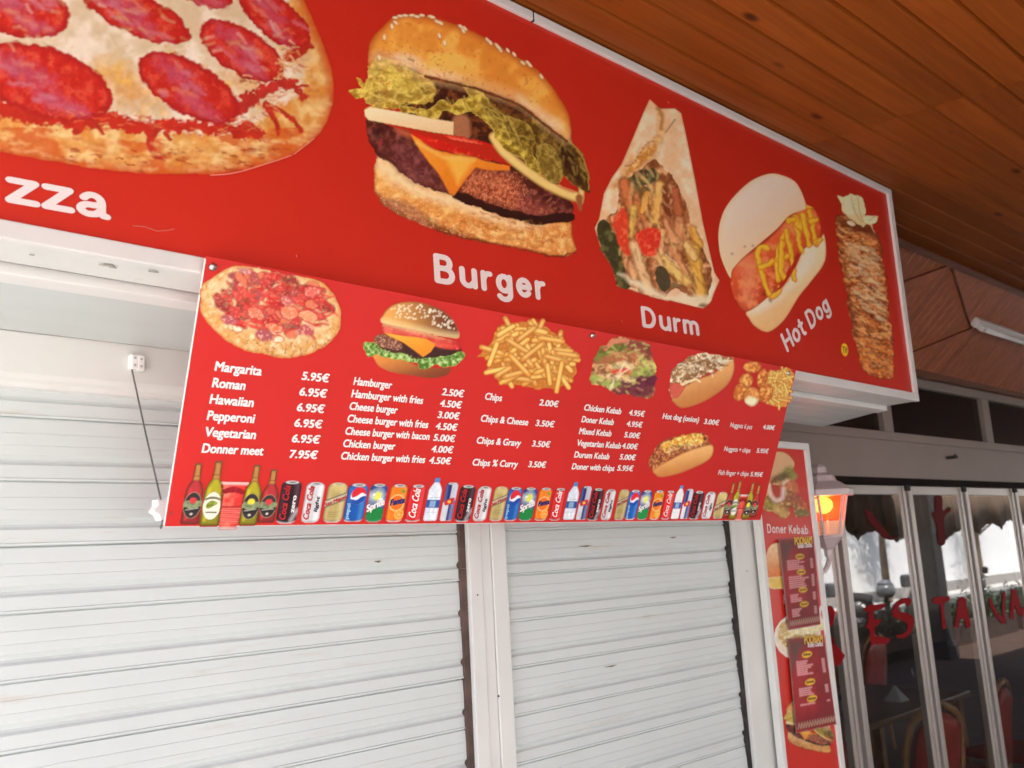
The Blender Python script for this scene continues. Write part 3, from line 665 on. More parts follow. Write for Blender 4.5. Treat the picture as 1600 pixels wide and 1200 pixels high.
def pizza_big():
    p = Pic(SG, (-420, -330, 1520, 800), .0021, (.35, 0, 0), 1/.95)
    out = [(-380, 560), (-150, 650), (0, 680), (200, 715), (400, 750), (600, 772), (800, 778), (950, 776), (1100, 755), (1280, 700), (1400, 620), (1470, 520), (1490, 380), (1460, 250), (1400, 100), (1330, -40), (1150, -240), (800, -320), (100, -320), (-380, -250)]
    p.shape(out, (220, 172, 100), edge=(190, 76, 26), ew=60, ns=60, n=.10, base=True, hi=(230, 196, 132), lo=(208, 132, 54), wob=4)
    p.shade((200, 88, 28), .85, 70, .48, seed=3, asp=2, rot=.2, box=(-400, 570, 1500, 800))
    p.shade((160, 60, 28), .8, 22, .60, seed=9, asp=2.5, rot=.15, box=(-400, 660, 1500, 800))
    inner = [(-400, 420), (0, 470), (250, 520), (420, 545), (620, 580), (800, 590), (1000, 600), (1130, 560), (1240, 470), (1330, 420), (1360, 300), (1330, 160), (1280, 20), (1180, -120), (-400, -300)]
    p.shape(inner, (222, 204, 178), ns=70, n=.05, hi=(230, 216, 196), lo=(206, 184, 148), wob=12, soft=8)
    p.shade((214, 170, 90), .6, 30, .62, seed=12, box=(300, 200, 1400, 520))
    for x, y, rx, ry, r, c in ((520, 345, 120, 60, 20, (214, 160, 80)), (600, 420, 140, 60, 25, (206, 150, 84)), (1060, 370, 90, 35, 20, (205, 150, 80)), (690, 490, 60, 22, 10, (190, 170, 130)), (1330, 240, 50, 60, 40, (205, 160, 120))):
        p.blob(x, y, rx, ry, r, c, wob=26, soft=34, ns=40, n=.1, al=.8, hi=(224, 172, 74))
    SA = (186, 42, 26)
    p.line([(-400, 430), (-100, 470), (120, 505), (330, 540), (480, 530), (620, 570), (800, 560), (960, 575), (1100, 590), (1160, 600)], (90, 46), SA, wob=22, n=.25, soft=5)
    p.line([(980, 520), (1100, 460), (1200, 400), (1300, 370), (1350, 440)], (80, 26), (180, 46, 36), wob=20, n=.3, soft=5)
    for P, w_ in (([(420, 530), (440, 570), (460, 600)], (34, 16)), ([(690, 585), (668, 640), (690, 690), (720, 705)], (44, 14)), ([(1100, 560), (1160, 600), (1160, 632)], (50, 12)), ([(1190, 470), (1225, 540), (1245, 595)], (34, 22)), ([(1215, 480), (1290, 520), (1345, 585)], (22, 20)), ([(1300, 250), (1370, 210), (1400, 215)], (60, 14)), ([(1290, 390), (1370, 385)], (26, 10)), ([(340, 590), (360, 580)], (34, 20)), ([(740, 600), (765, 625)], (26, 12))):
        p.line(P, w_, (178, 44, 28), wob=6, n=.3, soft=3)
    def pep(x, y, rx, ry, r, sh, sd):
        p.blob(x, y, rx*1.03, ry*1.05, r, (170, 30, 24), wob=9, soft=3, seed=sd)
        p.blob(x, y, rx*.97, ry*.96, r, (200, 46, 34), wob=8, soft=6, ns=34, n=.12, lo=(184, 32, 22), hi=(208, 76, 54), seed=sd, edge=(170, 28, 30), ew=26)
        rr = random.Random(sd)
        for k in range(sh):
            a = math.radians(r); t = rr.uniform(-.65, .65); q = rr.uniform(-.6, .7)
            cx = x+rx*t*math.cos(a)-ry*q*math.sin(a); cy = y+rx*t*math.sin(a)+ry*q*math.cos(a)
            p.blob(cx, cy, rx*rr.uniform(.06, .26), ry*rr.uniform(.03, .09), r+rr.uniform(-14, 20), (198, 120, 132) if k % 3 else (214, 130, 100), al=.75, wob=8, soft=7, seed=sd+k)
        # glossy purple sheen printed across the slice
        p.blob(x-rx*.30*math.cos(math.radians(r))+ry*.30*math.sin(math.radians(r)), y-rx*.30*math.sin(math.radians(r))-ry*.12, rx*.50, ry*.26, r+8, (178, 84, 112), al=.62, wob=24, soft=22, ns=16, n=.2, seed=sd)
        p.blob(x+rx*.35*math.cos(math.radians(r))-ry*.48*math.sin(math.radians(r)), y+rx*.35*math.sin(math.radians(r))+ry*.48*math.cos(math.radians(r)), rx*.42, ry*.18, r, (180, 92, 122), al=.6, wob=18, soft=16, ns=14, n=.2, seed=sd+2)
    pep(600, 60, 265, 88, 24, 16, 4); pep(95, 45, 215, 118, 12, 14, 5); pep(1080, 228, 208, 98, 32, 8, 6); pep(1225, 80, 192, 84, 38, 6, 7)
    pep(840, 392, 248, 112, 30, 7, 8); pep(190, 365, 320, 148, 18, 9, 9); pep(930, -5, 110, 36, 12, 3, 10); pep(-280, 200, 160, 120, 20, 6, 11); pep(300, -220, 220, 70, 10, 6, 12); pep(850, -200, 180, 60, 12, 6, 13)
    p.flecks([(-400, 640), (-300, 560), (0, 560), (400, 620), (800, 650), (1150, 640), (1350, 540), (1400, 400), (1470, 480), (1400, 610), (1280, 690), (950, 765), (500, 760), (0, 670)], 150, [(206, 110, 50), (190, 88, 36), (232, 196, 130), (238, 206, 150), (176, 74, 32)], 60, 14, (-10, 25), .5, 4, soft=6)
    p.flecks([(0, 480), (400, 550), (1100, 600), (1300, 450), (1250, 380), (1100, 520), (800, 540), (500, 500)], 110, [(206, 60, 40), (160, 30, 20), (222, 110, 70), (212, 150, 90)], 40, 8, (-30, 50), .7, 6, soft=3)
    p.flecks([(-350, -200), (-300, 300), (300, 250), (600, 300), (900, 250), (1250, 350), (1300, 100), (1100, -100)], 90, [(206, 184, 140), (236, 222, 204), (196, 160, 100)], 60, 10, (-20, 60), .5, 9, soft=6)
    p.flecks([(1020, 330), (1300, 360), (1380, 300), (1300, 180), (1240, 220), (1250, 330), (1080, 400)], 60, [(190, 60, 40), (206, 150, 90), (150, 40, 30), (226, 190, 130)], 36, 10, (-40, 60), .8, 12, soft=3)
    p.line([(940, 783), (1050, 772), (1200, 728), (1300, 694)], (4, 3), (226, 150, 130), base=True); p.line([(1310, 690), (1400, 620)], (3, 3), (226, 150, 130), base=True)
    return p.build('pizza_picture', fascia)
pizza_big()

def burger_big(B, T, parent, cell, gain, name='burger_picture', box=(60, 60, 1560, 1560), small=False):
    p = Pic(B, box, cell, T, gain)
    # bottom bun
    p.shape([(265, 925), (340, 965), (430, 1035), (540, 1100), (740, 1160), (950, 1255), (1050, 1295), (1200, 1320), (1412, 1305), (1425, 1400), (1448, 1495), (1400, 1525), (1300, 1525), (1150, 1482), (1000, 1455), (850, 1432), (700, 1390), (560, 1350), (400, 1282), (300, 1225), (252, 1150), (243, 1020)],
            (226, 168, 92), c2=(206, 128, 56), dirn=(.25, 1), ns=45, n=.12, hi=(234, 190, 120), lo=(204, 132, 62), edge=(150, 80, 36), ew=16, base=True, wob=5, sm=False)
    p.shape([(265, 935), (350, 985), (440, 1055), (540, 1120), (740, 1180), (950, 1275), (1100, 1318), (1280, 1330), (1150, 1360), (950, 1320), (740, 1235), (540, 1180), (420, 1120), (320, 1050), (262, 1000)], (236, 206, 160), soft=14, n=.08, wob=6, al=.85)
    p.shape([(250, 1150), (290, 1175), (400, 1195), (500, 1250), (620, 1330), (800, 1400), (900, 1440), (700, 1400), (560, 1355), (400, 1285), (300, 1225)], (112, 52, 26), soft=10, n=.3, hi=(176, 112, 74), ns=22, wob=8)
    p.shape([(300, 1185), (420, 1205), (520, 1270), (560, 1330), (440, 1280), (340, 1230)], (178, 116, 84), soft=14, al=.7, wob=6)
    p.shade((170, 84, 34), .6, 20, .58, seed=5, asp=2, rot=.3, box=(600, 1250, 1460, 1540)); p.shade((236, 196, 130), .5, 9, .62, seed=8, box=(240, 950, 1460, 1540))
    p.line([(620, 1372), (760, 1412), (900, 1440), (1050, 1470), (1200, 1505), (1330, 1528), (1440, 1505)], (10, 9), (96, 40, 20), wob=9, n=.4, al=.8, base=True)
    # patty
    p.shape([(200, 700), (300, 740), (400, 770), (470, 790), (800, 900), (1050, 990), (1180, 1010), (1300, 1130), (1410, 1200), (1420, 1312), (1270, 1316), (1150, 1296), (950, 1236), (740, 1170), (540, 1112), (430, 1050), (340, 972), (262, 925), (212, 830)],
            (92, 38, 30), ns=34, n=.25, lo=(62, 20, 14), hi=(128, 66, 58), edge=(48, 14, 10), ew=18, base=True, wob=7)
    p.shape([(370, 850), (480, 880), (590, 1010), (600, 1090), (470, 1060), (380, 980)], (112, 54, 56), ns=22, lo=(86, 36, 34), hi=(140, 78, 76), soft=26, wob=14, al=.8)
    p.shape([(765, 1140), (800, 1060), (860, 1010), (950, 1015), (1060, 1050), (1110, 1110), (1130, 1180), (1090, 1232), (950, 1212), (840, 1185)], (170, 84, 50), ns=14, lo=(140, 58, 34), hi=(204, 122, 84), n=.25, soft=22, wob=12)
    p.shade((226, 160, 120), .6, 6, .66, w=.05, seed=3, box=(770, 1020, 1160, 1240))
    p.shape([(1100, 1180), (1250, 1220), (1290, 1290), (1180, 1280), (1100, 1240)], (150, 70, 60), soft=20, wob=14, ns=12, n=.3, al=.7)
    p.line([(730, 1165), (850, 1205), (960, 1248), (1080, 1280), (1200, 1310), (1320, 1300), (1412, 1290)], (52, 52), (44, 14, 8), wob=8, n=.3, base=True)
    p.blob(270, 800, 22, 30, 20, (40, 14, 12), soft=10); p.blob(280, 850, 10, 14, 0, (150, 50, 50), soft=6)
    # interior dark + onion shade
    p.line([(236, 352), (330, 362), (430, 384), (540, 440)], (46, 40), (216, 166, 84), base=True)
    p.shape([(360, 400), (600, 430), (850, 520), (1100, 600), (1280, 735), (1410, 815), (1390, 880), (1300, 1020), (1100, 1000), (960, 880), (720, 830), (520, 760), (420, 680), (330, 500)], (70, 30, 16), ns=30, lo=(46, 16, 8), hi=(112, 58, 28), n=.25, base=True)
    # onion left
    p.shape([(720, 690), (800, 700), (815, 800), (780, 830), (716, 805)], (160, 104, 70), soft=6, n=.15, wob=4)
    p.shape([(370, 760), (460, 790), (470, 820), (400, 800)], (176, 90, 60), soft=8)
    # tomato and cheese
    p.shape([(455, 782), (560, 790), (700, 805), (860, 838), (960, 866), (1010, 910), (1070, 970), (1060, 992), (980, 968), (850, 938), (720, 916), (620, 890), (540, 862)], (202, 34, 20), c2=(178, 22, 14), ns=30, hi=(222, 66, 44), n=.12, wob=5, edge=(150, 22, 14), ew=10)
    p.line([(700, 828), (790, 842), (880, 868)], (10, 5), (230, 130, 96), soft=6, al=.8)
    p.shape([(458, 792), (520, 832), (560, 872), (640, 900), (740, 925), (850, 938), (950, 968), (1050, 988), (1052, 1016), (940, 1016), (850, 1000), (806, 1050), (760, 1110), (722, 1166), (690, 1152), (640, 1058), (560, 955), (500, 875)], (226, 146, 44), c2=(214, 118, 30), dirn=(.2, 1), n=.06, sm=False, wob=3, edge=(196, 100, 30), ew=9, ns=30)
    p.shape([(668, 935), (760, 925), (838, 958), (800, 1010), (742, 1096), (700, 1000)], (232, 170, 66), soft=10, n=.06, sm=False)
    p.line([(500, 850), (600, 905), (660, 940), (840, 950)], (14, 8), (240, 190, 100), soft=8, al=.7, sm=False)
    # onion ring right
    p.line([(955, 815), (1010, 900), (1110, 985), (1250, 1085), (1380, 1150), (1465, 1178)], (58, 62), (226, 196, 118), edge=(178, 136, 66), n=.08, base=True, soft=3)
    p.line([(1470, 1200), (1478, 1130), (1450, 1070), (1380, 1030)], (44, 22), (220, 186, 120), edge=(170, 120, 60), base=True, soft=3)
    p.line([(1465, 1180), (1472, 1250)], (44, 18), (150, 86, 50), base=True, soft=4)
    p.shape([(1330, 1060), (1400, 1060), (1440, 1110), (1420, 1140), (1350, 1110)], (206, 110, 66), soft=8, wob=4)
    # lettuce
    LG, LD, LL = (176, 148, 46), (112, 84, 22), (212, 190, 84)
    p.shape([(390, 635), (450, 640), (560, 650), (610, 616), (660, 596), (700, 628), (760, 590), (810, 572), (770, 520), (715, 480), (740, 452), (800, 486), (850, 530), (910, 570), (960, 640), (1040, 690), (1110, 712), (1180, 760), (1200, 840), (1185, 900), (1235, 980), (1258, 1045), (1180, 1012), (1120, 945), (1040, 905), (972, 835), (950, 770), (880, 705), (822, 664), (740, 682), (660, 656), (618, 712), (540, 704), (470, 668), (410, 676)], LG, lo=LD, hi=LL, ns=26, n=.18, wob=7, edge=(206, 186, 90), ew=9)
    p.shape([(900, 590), (1040, 690), (1110, 712), (1180, 760), (1200, 850), (1180, 920), (1090, 850), (1010, 760), (940, 700)], (118, 92, 30), lo=(78, 54, 18), hi=(150, 124, 50), ns=18, soft=16, wob=12)
    for P in ([(870, 620), (930, 690), (990, 770)], [(960, 650), (1010, 730), (1060, 840)], [(1040, 700), (1090, 790), (1120, 880)]): p.line(P, (6, 3), (206, 186, 96), al=.6, soft=4, wob=4)
    p.shape([(210, 350), (262, 332), (320, 352), (372, 400), (402, 372), (462, 420), (540, 448), (612, 520), (600, 592), (540, 622), (440, 612), (380, 642), (270, 652), (208, 612), (180, 576), (132, 592), (88, 545), (130, 528), (175, 522), (138, 458), (166, 468), (192, 500), (214, 440)], (190, 160, 58), lo=(140, 108, 30), hi=(222, 198, 96), ns=30, n=.18, wob=9, base=True, sm=False)
    for x, y, rx, ry, r, c in ((330, 560, 90, 26, 10, (126, 96, 40)), (480, 560, 110, 36, -15, (150, 122, 40)), (250, 600, 60, 26, 0, (158, 130, 66)), (350, 430, 30, 60, -30, (222, 200, 80)), (430, 500, 60, 22, 30, (206, 184, 72)), (370, 500, 26, 34, 30, (230, 206, 90)), (250, 420, 40, 30, 0, (190, 168, 80)), (560, 540, 40, 40, 0, (110, 76, 26))):
        p.blob(x, y, rx, ry, r, c, wob=16, soft=14, ns=16, al=.8, n=.15, edge=(216, 194, 100), ew=5)
    p.shape([(185, 655), (220, 636), (400, 668), (600, 708), (718, 726), (716, 806), (600, 790), (400, 752), (210, 716), (188, 690)], (238, 214, 172), c2=(222, 190, 140), dirn=(0, 1), n=.05, base=True, edge=(206, 180, 120), ew=8, sm=False)
    # dark green leaves at the right
    p.shape([(1188, 676), (1208, 636), (1250, 706), (1292, 790), (1340, 832), (1402, 828), (1480, 910), (1522, 1020), (1528, 1155), (1440, 1105), (1370, 1045), (1340, 1102), (1262, 1062), (1222, 960), (1200, 850), (1182, 740)], (112, 80, 26), lo=(66, 40, 16), hi=(150, 122, 48), ns=28, n=.25, wob=7, base=True, sm=False)
    p.shape([(1210, 880), (1280, 860), (1340, 920), (1365, 1020), (1340, 1090), (1262, 1056), (1225, 970)], (140, 116, 44), lo=(110, 84, 30), hi=(168, 146, 66), ns=18, wob=6, edge=(180, 158, 80), ew=5)
    p.shape([(1330, 860), (1380, 850), (1440, 930), (1490, 1040), (1500, 1120), (1430, 1070), (1370, 990)], (54, 26, 14), soft=12, wob=12, n=.3)
    p.line([(1400, 835), (1470, 910), (1512, 1010), (1520, 1130)], (12, 8), (160, 132, 60), wob=7, al=.8)
    p.flecks([(400, 645), (600, 640), (660, 605), (760, 600), (830, 560), (960, 660), (1110, 715), (1180, 800), (1180, 900), (1240, 1030), (1100, 920), (960, 770), (820, 655), (640, 650), (600, 700)], 120, [(214, 194, 96), (140, 108, 34), (110, 82, 24), (196, 170, 70)], 46, 7, (10, 80), .6, 3, soft=3)
    p.flecks([(200, 450), (300, 350), (400, 400), (540, 460), (600, 560), (520, 610), (300, 640), (190, 560)], 130, [(226, 206, 100), (146, 114, 36), (170, 140, 50), (206, 184, 90)], 54, 8, (-70, 60), .6, 5, soft=4)
    p.flecks([(1200, 700), (1400, 840), (1500, 1000), (1500, 1100), (1350, 1080), (1230, 950)], 90, [(150, 124, 50), (60, 36, 14), (90, 64, 22), (168, 146, 70)], 56, 8, (40, 100), .6, 8, soft=4)
    p.flecks([(230, 760), (450, 830), (640, 1060), (700, 1160), (430, 1040), (300, 930)], 120, [(130, 70, 64), (60, 20, 16), (110, 52, 44), (150, 90, 84)], 26, 8, (0, 180), .55, 2, soft=4)
    p.flecks([(780, 1140), (860, 1020), (1060, 1050), (1280, 1180), (1400, 1240), (1250, 1290), (950, 1220)], 200, [(196, 112, 76), (120, 50, 34), (214, 140, 100), (90, 34, 24)], 20, 7, (0, 180), .6, 7, soft=3)
    p.flecks([(270, 1050), (500, 1150), (900, 1290), (1400, 1340), (1430, 1500), (1200, 1490), (700, 1380), (400, 1270), (260, 1150)], 260, [(236, 194, 120), (196, 120, 50), (172, 90, 36), (226, 176, 100)], 34, 9, (-20, 60), .4, 11, soft=5)
    # crown bun
    bun = [(214, 400), (212, 290), (240, 218), (300, 156), (360, 104), (430, 88), (560, 98), (700, 138), (830, 186), (960, 258), (1080, 330), (1200, 402), (1290, 500), (1352, 590), (1402, 680), (1414, 780), (1394, 836), (1330, 792), (1280, 740), (1200, 684), (1100, 612), (1000, 572), (850, 520), (740, 486), (600, 466), (545, 450), (490, 410), (430, 372), (330, 352), (262, 334)]
    p.shape(bun, (216, 134, 48), c2=(230, 176, 78), dirn=(-.45, 1), ns=130, n=.03, hi=(234, 180, 84), lo=(210, 132, 48), edge=(178, 80, 26), ew=52, base=True, wob=3)
    p.line([(260, 345), (340, 356), (430, 378), (540, 440), (700, 470), (850, 505), (1000, 555), (1120, 600), (1220, 675), (1330, 770), (1395, 815)], (42, 30), (236, 192, 130), soft=26, al=.75, n=.12)
    for x, y, rx, ry, r in ((450, 360, 90, 30, 18), (600, 440, 60, 14, 15), (700, 455, 50, 12, 10), (1150, 620, 60, 14, 35), (1260, 700, 60, 20, 42), (1330, 740, 40, 22, 40)): p.blob(x, y, rx, ry, r, (236, 196, 152), soft=14, wob=10, al=.85, n=.2, ns=8)
    p.line([(550, 455), (700, 492), (850, 528), (980, 575), (1100, 622), (1200, 694), (1290, 765), (1392, 842)], (18, 14), (96, 40, 18), wob=5, al=.9, n=.3)
    p.line([(450, 352), (480, 362)], (8, 4), (150, 96, 50), soft=4); p.line([(1150, 470), (1155, 500)], (6, 3), (170, 100, 50), soft=4)
    p.shade((186, 96, 40), .5, 18, .66, w=.1, seed=2, box=(220, 130, 1400, 640))
    SE = (236, 214, 178)
    for x, y, r in ((370, 108, 0), (400, 98, 8), (430, 95, 5), (470, 94, 0), (500, 102, 12), (530, 94, 5), (580, 100, 8), (592, 106, 10), (620, 132, 30), (640, 140, 35), (350, 160, 80), (372, 138, 40), (633, 216, 70), (664, 258, 80), (760, 160, 35), (785, 172, 50), (775, 186, 60), (920, 240, 50), (936, 256, 60), (975, 272, 50), (995, 300, 55), (985, 285, 40), (1040, 302, 50), (1078, 326, 50), (1130, 378, 40), (1160, 376, 45), (1172, 390, 50), (1240, 458, 60), (305, 225, 90), (275, 345, 80)):
        p.blob(x, y, 19, 9, r, (150, 80, 36), soft=4, al=.5); p.blob(x, y-2, 16, 7, r, SE, soft=3, n=.05, base=True)
    return p.build(name, parent)
burger_big(SG, (.2625, 520, 0), fascia, .0026, G1*1.08)

def wrap_big():
    p = Pic(SG, (70, 60, 760, 1160), .0032, (.3083, 900, 130), G1*1.25)
    p.shape([(372, 82), (424, 130), (500, 128), (532, 152), (560, 280), (600, 480), (640, 700), (700, 960), (726, 1000), (680, 1105), (640, 1142), (520, 1112), (400, 1086), (270, 1046), (208, 1030), (180, 930), (128, 850), (93, 735), (115, 690), (140, 560), (180, 480), (230, 410), (290, 270), (340, 150)],
            (222, 190, 152), c2=(210, 174, 142), ns=60, n=.05, lo=(208, 170, 126), hi=(228, 202, 172), edge=(190, 150, 112), ew=12, base=True, sm=False)
    p.shape([(416, 132), (440, 180), (434, 280), (402, 360), (330, 436), (262, 476), (222, 530), (190, 520), (250, 440), (330, 330), (398, 286), (424, 220)], (198, 146, 74), lo=(176, 112, 44), hi=(220, 180, 110), ns=18, soft=14, wob=6)
    p.line([(412, 128), (438, 170), (428, 230)], (14, 12), (150, 92, 40), soft=6, wob=4); p.line([(500, 185), (452, 250)], (6, 3), (110, 80, 60), soft=3)
    for k in range(12): a = k/11; p.blob(250+a*140, 420-a*120+20*math.sin(a*6), 4, 3, 0, (140, 84, 40), soft=3)
    p.line([(480, 440), (545, 560), (590, 720), (650, 860), (690, 970)], (16, 18), (206, 170, 130), soft=8, wob=4)
    p.shape([(395, 388), (470, 460), (540, 570), (580, 720), (640, 850), (690, 960), (655, 1110), (600, 1090), (500, 1040), (430, 1090), (300, 1050), (215, 970), (180, 860), (120, 790), (150, 690), (210, 640), (215, 560), (240, 490), (310, 455)], (160, 100, 56), lo=(110, 62, 34), hi=(206, 156, 106), ns=30, n=.3, wob=8)
    p.shape([(100, 735), (140, 690), (185, 740), (215, 820), (240, 900), (250, 980), (275, 1035), (210, 1030), (180, 930), (130, 850)], (64, 62, 30), lo=(44, 42, 22), hi=(96, 92, 50), ns=24, wob=7, base=True)
    p.blob(340, 480, 80, 42, -20, (78, 74, 44), wob=12, lo=(54, 50, 28), hi=(116, 110, 74), ns=18); p.blob(330, 540, 50, 24, 20, (100, 92, 54), wob=10)
    CH, CH2 = (196, 134, 88), (168, 94, 56)
    for P, w_, c in (([(240, 510), (270, 620)], (60, 50), (190, 110, 64)), ([(300, 610), (370, 740)], (34, 40), (190, 116, 66)), ([(420, 520), (400, 690)], (54, 60), (214, 170, 90)), ([(360, 560), (335, 650)], (40, 34), (206, 150, 70)), ([(290, 640), (280, 780)], (44, 24), (206, 172, 84)),
                     ([(500, 550), (520, 680)], (50, 60), (170, 92, 60)), ([(440, 540), (480, 740)], (30, 24), (120, 56, 34)), ([(520, 700), (510, 830)], (60, 70), CH), ([(450, 700), (500, 800)], (30, 50), (204, 146, 100)), ([(430, 760), (430, 890)], (40, 30), (214, 168, 124)), ([(480, 840), (550, 960)], (60, 50), CH), ([(450, 870), (520, 940)], (24, 30), (216, 170, 130)),
                     ([(585, 740), (620, 820)], (46, 40), (214, 160, 70)), ([(290, 820), (370, 1060)], (62, 56), (216, 178, 130)), ([(440, 900), (560, 1010)], (54, 50), (212, 178, 100)), ([(590, 840), (630, 1080)], (70, 62), (206, 160, 70)), ([(560, 820), (600, 880)], (44, 50), (216, 176, 110)), ([(250, 900), (290, 980)], (40, 36), (214, 160, 110)), ([(400, 880), (440, 920)], (24, 26), (214, 176, 120))):
        p.line(P, w_, c, edge=(c[0]*.68, c[1]*.6, c[2]*.5), n=.14, wob=8, soft=4, sm=False)
    p.flecks([(260, 500), (400, 420), (540, 600), (640, 860), (650, 1080), (420, 1060), (230, 950), (200, 700)], 170, [(220, 168, 116), (200, 130, 80), (120, 64, 36), (228, 192, 116), (214, 176, 120), (176, 106, 60)], 70, 13, (40, 110), .65, 3, soft=4)
    p.shape([(185, 700), (230, 640), (262, 680), (262, 780), (272, 870), (240, 860), (205, 790)], (196, 58, 34), ns=20, hi=(214, 96, 60), wob=6, soft=4); p.shape([(300, 770), (370, 732), (426, 756), (420, 830), (390, 876), (340, 866), (310, 820)], (202, 50, 32), hi=(220, 96, 66), ns=18, wob=6, soft=4)
    p.shape([(410, 930), (450, 940), (478, 1000), (470, 1040), (430, 1050), (404, 990)], (70, 60, 40), wob=8, ns=12, n=.3); p.blob(500, 1025, 24, 12, 0, (120, 100, 60), wob=6)
    p.shape([(215, 965), (330, 1050), (400, 1086), (520, 1112), (640, 1142), (690, 1085), (560, 1080), (440, 1070), (330, 1010)], (222, 198, 166), soft=8, wob=6, al=.9, n=.06)
    p.blob(645, 1128, 24, 10, 0, (100, 80, 50), soft=6, wob=3)
    for k in range(60):
        a = RNG.random(); x = 420+a*250; y = 200+RNG.random()*700
        p.blob(x, y, 3, 2, 0, (170, 130, 110), al=.35*(1 if x > 380+y*.33 else 0), soft=3)
    p.build('wrap_picture', fascia)
wrap_big()

def hotdog_big(B, T, parent, cell, gain, box=(50, 80, 590, 850)):
    p = Pic(B, box, cell, T, gain)
    p.shape([(200, 738), (290, 668), (360, 636), (430, 530), (470, 440), (530, 420), (562, 380), (567, 500), (500, 600), (442, 672), (374, 780), (300, 836), (240, 812), (210, 774)], (226, 196, 160), c2=(206, 160, 108), dirn=(.5, 1), ns=40, n=.05, edge=(190, 146, 96), ew=12, base=True)
    p.shape([(215, 738), (300, 676), (370, 640), (430, 560), (480, 470), (520, 440), (500, 520), (440, 590), (380, 650), (320, 700), (250, 742)], (226, 196, 178), soft=16, n=.05)
    p.shape([(122, 590), (140, 530), (200, 478), (300, 400), (400, 296), (470, 248), (520, 262), (546, 330), (540, 400), (460, 450), (420, 500), (372, 590), (300, 672), (200, 742), (152, 702), (124, 642)], (200, 86, 46), c2=(172, 58, 30), dirn=(.6, 1), hi=(216, 122, 76), ns=34, n=.08, edge=(150, 46, 28), ew=12, base=True)
    p.line([(200, 520), (210, 600), (205, 690)], (60, 26), (220, 130, 90), soft=26, al=.75); p.line([(280, 660), (300, 640), (310, 690)], (12, 8), (90, 30, 20), soft=6)
    p.shape([(120, 582), (76, 480), (66, 380), (80, 300), (110, 238), (160, 180), (220, 128), (290, 98), (350, 98), (420, 128), (452, 172), (474, 230), (480, 256), (400, 290), (342, 352), (250, 430), (180, 488), (132, 544)], (218, 190, 174), c2=(214, 176, 142), dirn=(.6, 1), ns=70, n=.03, edge=(222, 178, 138), ew=26, base=True)
    for x, y in ((190, 436), (228, 432), (250, 440), (234, 470), (130, 470)): p.blob(x, y, 5, 4, 0, (150, 110, 90), soft=3)
    Y, YE = (214, 152, 30), (172, 104, 18)
    for P in ([(298, 442), (262, 440), (250, 470), (262, 540), (280, 600), (300, 650), (322, 672)], [(262, 532), (300, 520), (322, 500)], [(322, 672), (350, 650), (356, 626)], [(345, 590), (340, 520), (352, 440), (384, 360)], [(384, 360), (398, 430), (412, 510), (424, 590)], [(350, 500), (392, 480)], [(362, 420), (362, 560), (388, 590)],
              [(428, 300), (440, 380), (454, 462)], [(428, 302), (452, 350), (462, 290)], [(462, 288), (478, 360), (492, 430)], [(488, 246), (504, 320), (526, 430)], [(488, 250), (512, 238)], [(500, 320), (530, 308)], [(524, 420), (542, 408)], [(395, 316), (420, 310)]):
        p.line(P, (30, 25), Y, edge=YE, n=.1, wob=5, soft=2.5); p.line([(a-3, b-3) for a, b in P], (6, 4), (236, 190, 80), al=.6, soft=4, wob=4)
    p.build('hot_dog_picture', parent)
hotdog_big(SG, (1/3, 1100, 240), fascia, .0036, G2)

